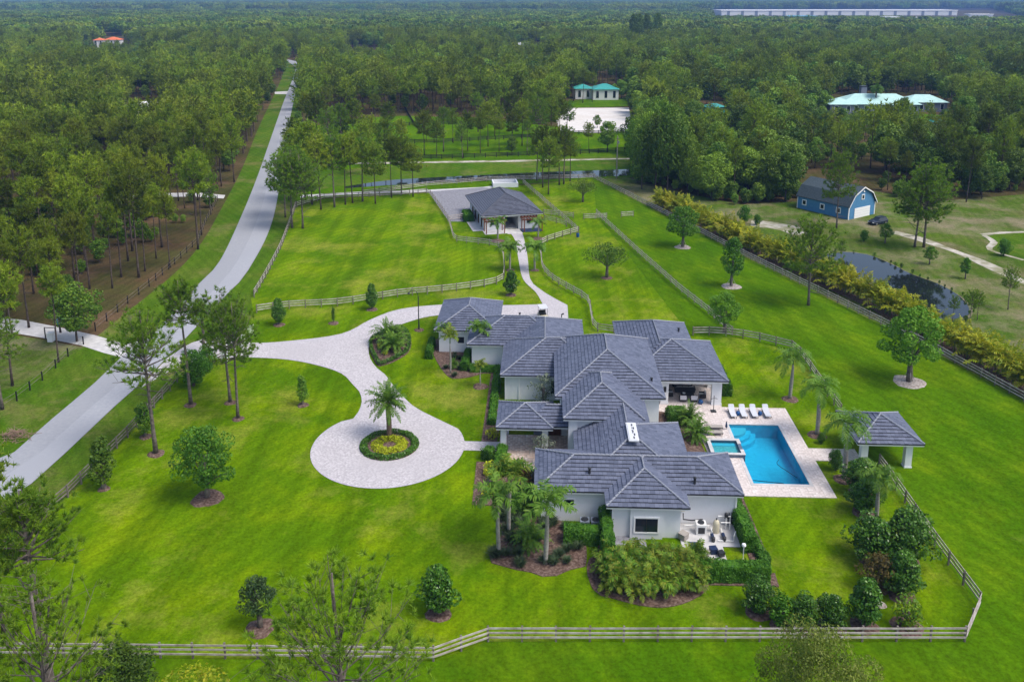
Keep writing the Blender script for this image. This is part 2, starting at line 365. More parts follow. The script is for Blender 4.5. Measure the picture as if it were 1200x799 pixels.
# road
road_r = [(-260,700), (-60,622), (0,590), (37,567), (78,530), (135,476), (169,446), (205,410), (238,375), (270,341), (291,317), (319,260), (331,196), (339.5,142), (348,101), (353.5,79), (350,73.5), (338,70)]
road_l = [(-260,600), (-60,565), (-20,545), (17,530), (60,492), (111,449), (142,419), (168,398), (196,375), (233,333), (257,307), (280,260), (301,209), (317.5,162), (333,118), (341,98), (346,82), (342,75.5), (334,71.5)]
RR, RL = spline(gp(road_r), 4), spline(gp(road_l), 4)
sheet('road', [RL+RR[::-1]], 0.07, M['asphalt'])
def resamp(P, n):
    S = [0.0]
    for a, b in zip(P[:-1], P[1:]): S.append(S[-1]+(b-a).length)
    out = []; j = 0
    for i in range(n+1):
        s = S[-1]*i/n
        while j < len(S)-2 and S[j+1] < s: j += 1
        out.append(P[j].lerp(P[j+1], (s-S[j])/max(1e-6, S[j+1]-S[j])))
    return out
mid_ = [min(RL, key=lambda q: (q-p).length) for p in RR]
lane = [p.lerp(q, .47+.012*sin(i*.37)) for i, (p, q) in enumerate(zip(RR, mid_))]
edge = [p.lerp(q, .02) for p, q in zip(RR, mid_)]
sheet('road_lane', [edge+lane[::-1]], .076, M['asphalt2'])
for f0, f1, w0, w1 in ((.18, .24, .55, .9), (.52, .545, .05, .95), (.33, .39, .1, .42)):   # old patches in the asphalt
    n_ = len(RR); a_, b_ = int(n_*f0), max(int(n_*f0)+2, int(n_*f1))
    sheet('road_patch', [[RR[i].lerp(mid_[i], w0+.01*sin(i)) for i in range(a_, b_)]+[RR[i].lerp(mid_[i], w1) for i in range(b_-1, a_-1, -1)]], .081, M['asphalt3'])
verge_l = gp([(-260,480), (-60,455), (20,452), (60,425), (100,404), (150,365), (205,320), (236,285), (262,240), (285,195), (303,150), (322,110), (331,88), (331,72)])
sheet('verge', [[*spline(verge_l, 6), *RL[::-1]]], 0.03, M['verge'])
sheet('verge', [[*RR, *gp([(352,78), (356,100), (352,142), (347,196), (347,243)]), *fenceN[::-1], *fenceW[::-1], *gp([(-60,700), (-260,800)])]], 0.035, M['verge'])
# driveway of pale pavers with the round turning court
def circ(cx, cy, r, a0, a1, n): return [HW(cx+r*cos(radians(a0+(a1-a0)*i/n)), cy+r*sin(radians(a0+(a1-a0)*i/n))) for i in range(n+1)]
CX, CYD, CR = -34.0, 13.6, 8.25
up = spline(gp([(196,420), (225,402), (255,396), (294,402), (338,400), (400,391.5), (434,375), (467,363), (516,357.5), (567,357), (591,358), (636,357)]), 1.5)
path_l = spline(gp([(636,357), (628,343), (613,327.5), (607.5,304), (603.5,282), (596,271)]), 1.5)
path_r = spline(gp([(609,270), (613,276), (618,300), (621.5,327.5), (634,340), (650,350), (665,358)]), 1.5)
pad = gp([(666,374), (560,374), (530,369)])
inner = spline(gp([(530,369), (513,370), (494.6,373), (467.6,381.6), (447,391), (436,399), (432,409), (434,421), (442,432), (451,439), (464,456), (484,476), (505,487.5)]), 1.2)
court = circ(CX, CYD, CR, 52, -246, 80)              # clockwise round the court
lowr = spline(gp([(414,491), (420,483), (424,471), (421,459), (413.5,451), (400,438), (372,428.5), (338,422), (300,419.5), (262,420), (215,428), (189,441), (165,455)]), 1.2)
walk = []
drv = up+path_l+path_r+pad+inner
sheet('driveway', [up[:-1]+path_l+path_r+pad+inner+court[6:-7]+lowr], 0.075, M['paver'])
sheet('entry_path', [[HW(-26.3, 13.0), HW(-22, 13.0), HW(-22, 14.95), HW(-26.3, 14.95)]], 0.079, M['paver'])
sheet('entry_court', [[HW(-22, 9.6), HW(-17.6, 9.6), HW(-17.6, 11), HW(-14.6, 11), HW(-14.6, 16.6), HW(-22, 16.6)]], 0.082, M['entry'])
# the neighbour's concrete crossing and tracks beyond the woods
sheet('side_drive', [gp([(-60,372), (0,373), (25,375), (70,384), (111,393), (148,404), (168,398)])+gp([(142,419), (122,414), (95,405), (60,398), (25,392), (0,388), (-60,386)])], 0.06, M['concrete'])
sheet('side_drive', [gp([(140,231), (170,227), (230,226), (264,229), (262,233), (225,230.5), (170,232), (140,235)])], 0.05, M['concrete'])
sheet('side_drive', [gp([(322,108), (340,107), (338,111), (322,110.5)])], 0.05, M['concrete'])
sheet('clearing', [gp([(30,390), (110,400), (150,365), (205,320), (236,285), (262,240), (200,238), (150,262), (90,330)])], 0.015, M['floor'])
# paddock, canal and lanes beyond the stable
sheet('clearing', [gp([(-60,388), (0,390), (25,394), (60,400), (95,407), (104,404), (60,430), (20,455), (-60,470)])], 0.032, M['yard'])
sheet('paddock', [gp([(352,150), (430,138), (470,136), (560,138), (660,150), (738,148), (742,208), (700,209), (613,216), (505,225), (380,232), (347,242)])], 0.02, M['lawn_dark'])
sheet('bank', [gp([(352,203), (440,196), (560,190), (690,184), (738,182), (740,199), (690,201), (570,206), (462,212), (400,218), (352,226)])], 0.035, M['verge'])
sheet('lane', [gp([(352,229), (420,225), (505,222.5), (566,219.5), (582,217.5), (582,219.5), (566,222), (505,225), (420,228), (352,232)])], 0.05, M['concrete'])
sheet('canal', [spline(gp([(404,219), (440,213.5), (462,211), (520,207.7), (575,205), (625,202.5), (697,200), (738,198.5)]), 4)+spline(gp([(738,206), (697,208), (650,210), (575,212), (475,216.5), (425,219.5), (404,221)]), 4)], 0.06, M['pond'])
sheet('gravel_yard', [gp([(502,225), (566,220), (590,222), (598,240), (576,262), (553,260), (526,260)])], 0.07, M['gravel'])
sheet('riding_arena', [gp([(652,141), (664,127), (737,126.5), (742,154), (690,156), (655,153)])], 0.05, M['sand'])
sheet('track', [gp([(408,191), (600,188), (738,185.5), (738,187), (600,190), (408,193)])], 0.06, M['sand2'])
# rough yard, pond and tracks on the neighbour's side
sheet('yard', [fenceC[:1]+gp([(735,208), (800,226), (868,240), (940,236), (1010,222), (1100,236), (1200,228), (1420,236), (1420,590)])+fenceC[:0:-1]], 0.02, M['yard'])
pond_sh = spline(gp([(930,284), (950,292), (972,298), (987.5,295.5), (1016,298.5), (1043,309), (1067,321), (1097,332), (1121,345), (1135,360), (1133,371), (1112,374), (1085,372), (1057,357), (1016,338), (975.7,318), (945,302)]), 1.5, True)
cpond = sum(pond_sh, Vector())/len(pond_sh)
sheet('pond_bank', [[cpond+(p-cpond)*1.03 for p in pond_sh]], 0.035, M['bankmud'])
sheet('pond', [pond_sh], 0.055, M['pond'])
def strip(name, pts, w, z, m):
    p = spline(gp(pts), 2); L, R_ = [], []
    for i, q in enumerate(p):
        d = (p[min(i+1, len(p)-1)]-p[max(i-1, 0)]).normalized(); nn = Vector((-d.y, d.x, 0))
        ww = w*(.8+.5*sin(i*.7)*.5+.2*rnd.random())
        L.append(q+nn*ww/2); R_.append(q-nn*ww/2)
    return sheet(name, [L+R_[::-1]], z, m)
sheet('house_lawn', [gp([(650,121),(690,116),(760,114),(762,124),(700,126),(664,127)])], .04, M['lawn_dark'])
sheet('house_lawn', [gp([(985,136),(1060,132),(1140,138),(1200,142),(1200,150),(1100,152),(1000,146)])], .04, M['lawn_dark'])
strip('sandy_track', [(1046,272), (1070,278), (1100,288), (1140,303), (1200,331), (1300,380)], 2.6, .04, M['sand2'])
strip('sandy_track', [(1150,275), (1175,273), (1230,271)], 1.2, .042, M['sand2'])
strip('sandy_track', [(1153,276), (1165,284), (1160,293), (1200,305)], 1.2, .044, M['sand2'])
sheet('green_plot', [spline(gp([(1158,277), (1200,274), (1300,280), (1300,320), (1200,303), (1168,292)]), 3, True)], .036, M['verge'])
strip('sandy_patch', [(880,262), (905,264), (925,268), (940,275)], 5, .045, M['sand2'])
# road scuffs: the long seam in the asphalt
def mulch(c, r, mt='mulch', z=.07, sq=1.0):
    n = 22; cv = []
    ph = rnd.random()*6
    for i in range(n):
        a = 2*pi*i/n; rr = r*(1+.06*sin(3*a+ph)+.05*rnd.uniform(-1, 1)); cv.append((c.x+rr*cos(a), c.y+rr*sin(a)*sq))
    mb = MB(); ring2 = [(c.x+(x-c.x)*.8, c.y+(y-c.y)*.8) for x, y in cv]
    vs = [(x, y, z-.05) for x, y in cv]+[(x, y, z+.07) for x, y in ring2]+[(c.x, c.y, z+.12)]
    fs = [(i, (i+1) % n, n+(i+1) % n, n+i) for i in range(n)]+[(n+i, n+(i+1) % n, 2*n) for i in range(n)]
    mb.add(vs, fs); o = mb.build('mulch', M[mt]); o['kind'] = 'stuff'; return o
def bed(pts, mt='mulch', z=.085, sp=True):
    p = spline(pts, .8, True) if sp else pts
    o = sheet('mulch_bed', [p], z, M[mt], 'stuff', .08); return o

# ------------------------------------------------------------------ roofs
def hip_roof(parent, x0, x1, y0, y1, e, p, tm='tile', capm='cap', hips=(1,1,1,1)):
    mb = MB(); caps = MB(); fa = MB()
    h = min(x1-x0, y1-y0)/2; ex, tw, T = .44, .40, .085
    sl = sqrt(1+p*p); dr = ex/sl
    sides = [((x0,y0),(1,0),(0,1),x1-x0), ((x1,y0),(0,1),(-1,0),y1-y0), ((x1,y1),(-1,0),(0,-1),x1-x0), ((x0,y1),(0,-1),(1,0),y1-y0)]
    def P(a, d, n, u, r, up=0.0): return (a[0]+d[0]*u+n[0]*r, a[1]+d[1]*u+n[1]*r, e+p*r+up)
    for a, d, n, L in sides:
        rmax = min(h, L/2)
        mb.add([P(a,d,n,0,0,-.03), P(a,d,n,L,0,-.03), P(a,d,n,L-rmax,rmax,-.03), P(a,d,n,rmax,rmax,-.03)], [(0,1,2,3)], 1)
        rows = int(math.ceil(rmax/dr))
        for k in range(rows):
            r0, r1 = k*dr-(.04 if k == 0 else 0), min((k+1)*dr, rmax)
            off = rnd.random()*tw
            nu = int(L/tw)+2
            for j in range(nu):
                ua, ub = j*tw-off, (j+1)*tw-off-.012
                b0, b1 = max(ua, r0), min(ub, L-r0)
                t0, t1 = max(ua, r1), min(ub, L-r1)
                if b1-b0 < .03: continue
                if t1 < t0: t0 = t1 = min(max((ua+ub)/2, r1), L-r1) if L-2*r1 > 0 else L/2
                up = T+rnd.uniform(-.022, .02)
                mb.add([P(a,d,n,b0,r0,up), P(a,d,n,b1,r0,up), P(a,d,n,t1,r1,.008), P(a,d,n,t0,r1,.008), P(a,d,n,b0,r0,-.02), P(a,d,n,b1,r0,-.02)], [(0,1,2,3)], 0)
                mb.add([P(a,d,n,b0,r0+.004,up-.004), P(a,d,n,b1,r0+.004,up-.004), P(a,d,n,b1,r0+.004,-.02), P(a,d,n,b0,r0+.004,-.02)], [(3,2,1,0)], 1)  # butt face of the tile, near-black to paint the shade under its edge
    mb.add([(x0,y0,e-.03),(x1,y0,e-.03),(x1,y1,e-.03),(x0,y1,e-.03)], [(3,2,1,0)], 1)
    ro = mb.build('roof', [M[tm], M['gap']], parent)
    w, dd = x1-x0, y1-y0
    if w >= dd: A, Bp = (x0+h, (y0+y1)/2), (x1-h, (y0+y1)/2)
    else: A, Bp = ((x0+x1)/2, y0+h), ((x0+x1)/2, y1-h)
    zr = e+p*h
    def capline(a, b):
        a, b = Vector(a), Vector(b); L = (b-a).length
        if L < .3: return
        k = max(1, int(L/.42)); d = (b-a)/k
        for i in range(k):
            q0, q1 = a+d*i, a+d*(i+1.08)
            q0 = q0+Vector((0,0,.105)); q1 = q1+Vector((0,0,.06))
            caps.tube([q0, q1], [.095, .075], 6)
    capline((A[0],A[1],zr), (Bp[0],Bp[1],zr))
    cs = [(x0,y0), (x1,y0), (x1,y1), (x0,y1)]
    for c, fr_ in zip(cs, hips):
        if not fr_: continue
        t = A if (c[0]-A[0])**2+(c[1]-A[1])**2 < (c[0]-Bp[0])**2+(c[1]-Bp[1])**2 else Bp
        capline((t[0]+(c[0]-t[0])*fr_, t[1]+(c[1]-t[1])*fr_, zr+(e-zr)*fr_), (t[0],t[1],zr))
    caps.build('ridge_cap', M[capm], ro)
    for a, d, n, L in sides:                          # fascia boards, and a drip edge coloured dark to paint its shadow line
        q = lambda u, r, z: (a[0]+d[0]*u+n[0]*r, a[1]+d[1]*u+n[1]*r, z)
        for (r0, r1, z0, z1, mm) in ((.02, .06, e-.24, e-.085, 0), (-.03, .05, e-.085, e-.032, 1)):
            i0 = max(r0, 0)
            vs = [q(r0,r0,z0), q(L-r0,r0,z0), q(L-r1,r1,z0), q(r1,r1,z0), q(r0,r0,z1), q(L-r0,r0,z1), q(L-r1,r1,z1), q(r1,r1,z1)]
            fa.add(vs, [(0,1,5,4), (2,3,7,6), (3,2,1,0), (4,5,6,7)], mm)
    fa.add([(x0+.06,y0+.06,e-.2),(x1-.06,y0+.06,e-.2),(x1-.06,y1-.06,e-.2),(x0+.06,y1-.06,e-.2)], [(3,2,1,0)], 0)
    fa.build('fascia', [M['fascia'], M['dark']], ro)
    return ro

# ------------------------------------------------------------------ the mansion
H1 = thing('mansion', 'sprawling white stucco mansion under many slate grey hipped tile roofs', 'house', HO, -TH)
roofs = dict(
    guest=(-32.2,-23.4,38.4,50.1,3.4,.46), gmid=(-27.3,-14.5,33.7,43.3,3.4,.46), gar=(-22.3,-12,25.6,42.8,3.4,.46),
    bed=(-22.45,-9.8,24.6,35.5,3.4,.478), great=(-16,-4,16,32.6,5.0,.5), tower=(-15.2,-6.8,11,22,5.0,.5),
    link=(-11.5,-6.3,6.3,20,4.65,.47), hall=(-14.1,-3.0,.6,13.6,3.4,.47), fam=(-7.5,4.5,24,36,3.4,.45), rear=(-7.75,2.1,25.2,42.4,3.42,.45),
    wing=(-18,1.0,.2,7.6,3.41,.43), bay=(-11.6,-4.2,-2,7.4,3.39,.43), porch=(-22.2,-16.2,11.8,17.8,3.4,.46), porch2=(-19.5,-12.8,12.3,17.3,3.39,.49))
HP = dict(hall=(.42,.42,1,0), link=(0,0,0,0), porch2=(0,0,0,0), rear=(0,0,1,1), gar=(0,0,1,1))
for k_, r_ in roofs.items(): hip_roof(H1, *r_, hips=HP.get(k_, (1,1,1,1)))
def walls(name, x0, x1, y0, y1, z1, mt='stucco', skip=()):
    mb = MB(); mb.span((x0,y0,-.1), (x1,y1,z1)); return mb.build(name, M[mt], H1)
walls('wall', -31.6,-24,39,49.5,3.19); walls('wall', -26.7,-22.2,34.3,42.6,3.185); walls('wall', -21.7,-12.6,36.5,42.2,3.18)
wb = walls('wall', -21.85,-10.4,25.2,34.9,3.19); walls('wall', -15.3,-4.6,16.6,32,4.78); walls('wall', -14.5,-7.4,11.6,17,4.77)
walls('wall', -10.5,-6.95,7,16.5,4.5); walls('wall', -13.4,-3.7,4,12.9,3.18); walls('wall', -7.1,1.5,31,41.8,3.2); wf = walls('wall', -17.4,.4,.8,7,3.19)
wy = walls('wall', -10.9,-4.9,-1.4,2,3.18); walls('bay_front', -9.4,-6.5,-1.66,-1.3,3.17); walls('wall', -14.6,-12.9,12.9,16.7,3.17)
# windows
def window(x, y, z, w, h, parent=H1, frame='white', n=2, axis='x'):
    f = MB(); g = MB(); t = .14
    if axis == 'x':
        for a, b in (((x-w/2-t, y-.07, z-t), (x+w/2+t, y+.02, z)), ((x-w/2-t, y-.07, z+h), (x+w/2+t, y+.02, z+h+t)), ((x-w/2-t, y-.07, z), (x-w/2, y+.02, z+h)), ((x+w/2, y-.07, z), (x+w/2+t, y+.02, z+h))): f.span(a, b)
        fo = f.build('window', M[frame], parent)
        g.span((x-w/2, y-.03, z), (x+w/2, y+.015, z+h)); g.build('pane', M['glass'], fo)
        if n > 1:
            b = MB()
            for i in range(1, n): b.span((x-w/2+w*i/n-.03, y-.05, z), (x-w/2+w*i/n+.03, y-.031, z+h))
            b.build('mullion', M['dark'], fo)
    else:
        for a, b in (((x-.02, y-w/2-t, z-t), (x+.07, y+w/2+t, z)), ((x-.02, y-w/2-t, z+h), (x+.07, y+w/2+t, z+h+t)), ((x-.02, y-w/2-t, z), (x+.07, y-w/2, z+h)), ((x-.02, y+w/2, z), (x+.07, y+w/2+t, z+h))): f.span(a, b)
        fo = f.build('window', M[frame], parent)
        g.span((x-.015, y-w/2, z), (x+.03, y+w/2, z+h)); g.build('pane', M['glass'], fo)
    return fo
window(-7.95, -1.66, .75, 2.0, 1.35)
window(-14.8, .8, 1.7, .9, .55, n=1); window(-15.85, 16.6, 1.6, .01, .01, n=1) if False else None
window(-16.2, 25.2, .9, .45, 1.7, n=1)
window(-5.0, 16.6, 2.9, .01, .01, n=1) if False else None
window(-3.6, 24.6-.0, .9, .5, 1.7, n=1) if False else None
window(-28.6, 39, 1.4, .9, .9, n=1)
window(-4.6, 20.5, .4, 3, 2.4, axis='y'); window(-4.6, 26.2, .2, 2.2, 2.6, axis='y')
window(-3.7, 8, .2, 3, 2.5, axis='y'); window(.4, 4, .6, 2.0, 1.8, axis='y'); window(1.5, 36, .6, 2, 1.8, axis='y')
window(-3.2, 31, .05, 3.0, 2.6, n=3, frame='dark'); window(.2, 31, .9, 1.2, 1.3, frame='dark')
mb = MB(); mb.span((-18.3, 16.75, .0), (-14.65, 17.0, 3.2)); mb.build('wall', M['greywall'], H1)
mb = MB(); mb.span((-16.6, 16.6, .1), (-15.2, 16.74, 2.8)); d_ = mb.build('door', M['door'], H1)
mb = MB(); mb.span((-15.45, 16.5, 1.2), (-15.38, 16.6, 1.8)); mb.build('handle', M['dark'], d_)
for x, y in ((-21.45, 12.6), (-17.05, 12.6), (-21.45, 17.1), (-17.05, 17.1)):
    mb = MB(); mb.span((x-.3, y-.3, 0), (x+.3, y+.3, 3.2)); mb.span((x-.36, y-.36, 0), (x+.36, y+.36, .25)); mb.span((x-.36, y-.36, 2.95), (x+.36, y+.36, 3.2)); mb.build('column', M['stucco'], H1)
for x, y, wd in ((-2.85, 24.9, .9), (3.3, 24.9, 1.15), (3.4, 29.5, .6)):
    mb = MB(); mb.span((x-wd/2, y-.3, 0), (x+wd/2, y+.3, 3.2)); mb.span((x-wd/2-.05, y-.35, 0), (x+wd/2+.05, y+.35, .3)); mb.build('column', M['stucco'], H1)
mb = MB(); mb.span((-3.0, 24.45, 1.7), (-2.7, 24.6, 2.3)); mb.tube([(-2.85,24.5,2.3), (-2.85,24.5,2.42)], .05); mb.build('wall_lantern', M['dark'], H1)
# pilasters, downspouts
for x, y, z in ((-21.85, 25.14, 3.2), (-20.2, 25.14, 3.2), (.46, .74, 3.2), (-10.96, -1.46, 3.2), (-13.8, 11.54, 4.7)):
    mb = MB(); mb.span((x-.07, y-.05, 0), (x+.07, y+.06, z)); mb.build('downspout', M['white'], H1)
mb = MB(); mb.span((-14.62, 11.4, 0), (-13.7, 11.62, 4.75)); mb.build('pilaster', M['stucco'], H1)
for x, y, z in ((-12.9, 2.0, 4.25), (-20.6, 39.9, 5.0), (.6, 37.5, 4.1), (-3.3, 1.2, 4.0), (-5.2, 19, 5.5)):
    mb = MB(); mb.lathe((x, y, z-.3), [(.12, 0), (.12, .75), (.16, .75), (.16, .85), (.02, .9)], 8); mb.build('roof_vent', M['dark'], H1)
mb = MB(); mb.tube([(-14.9,39.6,5.1), (-14.9,39.6,5.5), (-14.6,39.6,5.62)], .11); mb.build('roof_vent', M['dark'], H1)
mb = MB()
mb.box((-8.55, 6.6, 6.05), (1.0, 3.6, .12)); mb.box((-8.55, 6.6, 6.13), (.8, 3.3, .06)); mb.build('skylight', M['pale'], H1)
for i in range(5): mb = MB(); mb.box((-8.5+.1*(i % 2), 5.3+i*.62, 6.17), (.12, .4, .03)); mb.build('skylight_seam', M['dark'], H1)
# patio lintel
mb = MB(); mb.span((-3.2, 24.62, 2.7), (3.85, 25.15, 3.19)); mb.build('lintel', M['stucco'], H1)

# ------------------------------------------------------------------ pool terrace
deck = [(-4.5,31), (3.9,31), (3.9,24.1), (11.3,24.1), (11.3,14.9), (16.2,14.9), (16.2,12.4), (11.3,12.4), (11.3,5.5), (.55,5.5), (.55,9), (.2,16), (-.4,20.5), (-2.2,22.2), (-4.5,23)]
sheet('pool_deck', [[HW(*p) for p in deck], pool_hole], 0.10, M['deck'], 'structure', .1)
pl = thing('swimming_pool', 'rectangular blue swimming pool with rounded corner steps on the pale deck', 'pool', HW(0,0), -TH)
x0, x1, y0, y1 = POOL
mb = MB(); dz = -1.5
mb.add([(x0,y0,.1),(x1,y0,.1),(x1,y1,.1),(x0,y1,.1),(x0,y0,dz),(x1,y0,dz),(x1,y1,dz),(x0,y1,dz)], [(0,1,5,4)[::-1],(1,2,6,5)[::-1],(2,3,7,6)[::-1],(3,0,4,7)[::-1],(4,5,6,7)])
mb.build('basin', M['plaster'], pl)
mb = MB(); mb.add([(x0+.002,y0+.002,-.03),(x1-.002,y0+.002,-.03),(x1-.002,y1-.002,-.03),(x0+.002,y1-.002,-.03)], [(0,1,2,3)]); mb.build('water', M['poolwater'], pl)
for i, (r, z) in enumerate(((1.9,-.28), (2.45,-.6), (3.0,-.95))):
    mb = MB(); n = 14
    poly = [(x0+.01, y1-.01)]+[(x0+.01+r*cos(-pi/2*j/n), y1-.01+r*sin(-pi/2*j/n)) for j in range(n+1)][::-1]
    mb.prism(poly, dz, z); mb.build('step', M['step' if i == 0 else 'plaster'], pl)
mb = MB()
for a, b in (((x0-.32,y0-.32),(x1+.32,y0)), ((x0-.32,y1),(x1+.32,y1+.32)), ((x1,y0),(x1+.32,y1)), ((x0-.32,y0),(x0,12.5)), ((x0-.32,15.9),(x0,y1))): mb.span((*a,.05), (*b,.125))
mb.build('coping', M['concrete'], pl)
sp = thing('spa', 'small raised square spa spilling beside the long blue swimming pool', 'hot tub', HW(0,0), -TH)
sx0, sx1, sy0, sy1, sz = .55, 4.05, 12.55, 15.85, .52
mb = MB(); t = .35
for a, b in (((sx0,sy0),(sx1,sy0+t)), ((sx0,sy1-t),(sx1,sy1)), ((sx0,sy0+t),(sx0+t,sy1-t)), ((sx1-t,sy0+t),(sx1,sy1-t))): mb.span((*a,-.4), (*b,sz-.06))
mb.build('wall', mat('slate_spa_tile', (.10,.13,.18), .5), sp)
mb = MB()
for a, b in (((sx0-.04,sy0-.04),(sx1+.04,sy0+t)), ((sx0-.04,sy1-t),(sx1+.04,sy1+.04)), ((sx0-.04,sy0+t),(sx0+t,sy1-t)), ((sx1-t,sy0+t),(sx1+.04,13.6)), ((sx1-t,14.8),(sx1+.04,sy1-t))): mb.span((*a,sz-.06), (*b,sz))
mb.build('coping', M['concrete'], sp)
mb = MB(); mb.span((sx0+t,sy0+t,-.3), (sx1-t,sy1-t,-.1)); mb.span((sx0+t,sy1-t-.6,-.1), (sx1-t,sy1-t,.16)); mb.span((sx0+t,sy0+t,-.1), (sx1-t,sy0+t+.4,.1)); mb.build('bench', M['step'], sp)
mb = MB(); mb.quad((sx0+t,sy0+t,.4), (sx1-t,sy0+t,.4), (sx1-t,sy1-t,.4), (sx0+t,sy1-t,.4)); mb.build('water', M['poolwater'], sp)
cl = thing('pool_cleaner', 'small dark robotic cleaner resting on the pool floor', 'pool cleaner', HW(8.6, 9.0, -1.5), .4)
mb = MB(); mb.box((0,0,.14), (.5,.4,.16)); mb.box((0,0,.24), (.3,.25,.08)); mb.build('body', M['navy'], cl)
for sx in (-.22, .22):
    mb = MB(); mb.tube([(sx,-.22,.1), (sx,.22,.1)], .1, 10); mb.build('wheel', M['dark'], cl)
mb = MB(); hp = spline([HW(8.55,9.2), HW(7.9,10.4), HW(7.2,11.8), HW(7.6,12.7)], .3)
mb.tube([(p.x, p.y, -.08) for p in hp], .03, 5); tag(mb.build('cleaner_hose', M['dark']), 'thin dark hose floating in the blue pool', 'hose')
mb = MB(); hp = [HW(4.6,10.9), HW(6.2,10.65), HW(7.6,10.4)]
mb.tube([(p.x, p.y, -1.46) for p in hp], .035, 5); tag(mb.build('cleaning_pole', M['dark']), 'straight dark line lying across the pool floor', 'pole')
# pavilion
pv = thing('pavilion', 'open poolside pavilion with slate hip roof on white square columns', 'pavilion', HW(0,0), -TH)
hip_roof(pv, 14.9, 21.6, 10.8, 17.7, 3.0, .47)
for x, y in ((15.9,11.7), (20.4,11.7), (15.9,16.8), (20.4,16.8)):
    mb = MB(); mb.span((x-.34, y-.34, 0), (x+.34, y+.34, 2.8)); mb.span((x-.4, y-.4, 0), (x+.4, y+.4, .2)); mb.build('column', M['stucco'], pv)
for yy in (11.5, 16.6): mb = MB(); mb.span((15.3,yy,2.55), (21,yy+.4,2.79)); mb.build('beam', M['stucco'], pv)
mb = MB(); mb.tube([(18.2,14.2,2.8),(18.2,14.2,2.5)], .03); mb.lathe((18.2,14.2,2.15), [(.3,0),(.34,.1),(.3,.35),(.05,.4)], 12); mb.build('pendant_lamp', M['white'], pv)

# ------------------------------------------------------------------ stable with pergolas
SA = radians(15.0); SO = Vector((0,0,0)) 
sf = HW(-24.1, 102.35)
ST = thing('stable', 'white stable with charcoal hip roof and open centre aisle', 'stable', sf, -TH+SA)
hip_roof(ST, -6.6, 6.6, 0, 19.2, 3.4, .46, 'tile2', 'cap2')
def sw(a, b, z0=0, z1=3.2, nm='wall', mt='stucco'):
    m_ = MB(); m_.span((*a, z0), (*b, z1)); return m_.build(nm, M[mt], ST)
sw((-5.7,.7), (-1.6,18.5)); sw((1.6,.7), (5.7,18.5)); sw((-1.6,17), (1.6,18.5), 0, 3.19)
sw((-1.6,.75), (1.6,1.0), 2.75, 3.18); sw((-1.59,1.1), (1.59,17), -.02, .09, 'aisle_floor', 'concrete')
for sx in (-1, 1):
    m_ = MB(); m_.span((sx*1.6-.12, .55, 0), (sx*1.6+.12, .72, 2.8)); m_.build('door_post', M['white'], ST)
    m_ = MB(); m_.span((sx*3.9-.75, .6, 1.1), (sx*3.9+.75, .69, 2.1)); wv = m_.build('window', M['white'], ST)
    m_ = MB(); m_.span((sx*3.9-.62, .56, 1.22), (sx*3.9+.62, .62, 1.98)); m_.build('pane', M['glass'], wv)
for yy in (4, 7.5, 11, 14.5):
    m_ = MB(); m_.span((-5.82, yy-.6, .1), (-5.69, yy+.6, 2.3)); dd_ = m_.build('door', M['door'], ST)
    m_ = MB(); m_.span((-5.86, yy-.5, 1.3), (-5.81, yy+.5, 2.2)); m_.build('grille', M['dark'], dd_)
    m_ = MB(); m_.span((5.69, yy-.6, .1), (5.82, yy+.6, 2.3)); m_.build('door', M['door'], ST)
for sx, lb in ((-1, 'red timber pergola over the small palm by the stable porch'), (1, 'red timber pergola over the dark blue mat at the stable front')):
    pg = thing('pergola', lb, 'pergola', ST.matrix_basis @ Vector((sx*4.0, -.9, 0)) if False else (Matrix.Translation(sf) @ Matrix.Rotation(-TH+SA, 4, 'Z')) @ Vector((sx*4.0, -.7, 0)), -TH+SA)
    for px_ in (-1.9, 1.9):
        for py_ in (-1.35, .95):
            m_ = MB(); m_.span((px_-.09, py_-.09, 0), (px_+.09, py_+.09, 2.55)); m_.build('post', M['redwood'], pg)
    for py_ in (-1.35, .95):
        m_ = MB(); m_.span((-2.3, py_-.06, 2.55), (2.3, py_+.06, 2.78)); m_.build('beam', M['redwood'], pg)
    for i in range(7):
        m_ = MB(); xx = -1.95+i*.65; m_.span((xx-.06, -1.8, 2.78), (xx+.06, 1.2, 2.96)); m_.build('rafter', M['redwood'], pg)
TS = Matrix.Translation(sf) @ Matrix.Rotation(-TH+SA, 4, 'Z')
def st(x, y, z=0): return TS @ Vector((x, y, z))
sheet('stable_apron', [[st(-6.2,-2.4), st(-1.6,-2.4), st(-1.6,-3), st(1.6,-3), st(1.6,.7), st(-6.2,.7)]], .085, M['concrete'])
sheet('stable_apron', [[st(-8.2,.7), st(-5.7,.7), st(-5.7,16), st(-8.2,16)]], .085, M['concrete'])
sheet('stable_mat', [[st(1.7,-2.2), st(6.0,-2.2), st(6.0,.6), st(1.7,.6)]], .09, M['navy'])
# white walled pit behind the stable
wp = thing('walled_pit', 'white open topped walled bay behind the stable', 'enclosure', G(592, 218.5), radians(6))
for a, b in (((-3.2,-1.2,0),(-2.9,3.4,1.2)), ((2.9,-1.2,0),(3.2,3.4,1.2)), ((-2.9,3.1,0),(2.9,3.4,1.2)), ((-3.2,-1.5,0),(3.2,-1.2,1.2))):
    m_ = MB(); m_.span(a, b); m_.build('wall', M['stucco'], wp)
m_ = MB(); m_.span((-2.9,-1.2,0), (2.9,3.1,.1)); m_.build('floor', M['concrete'], wp)
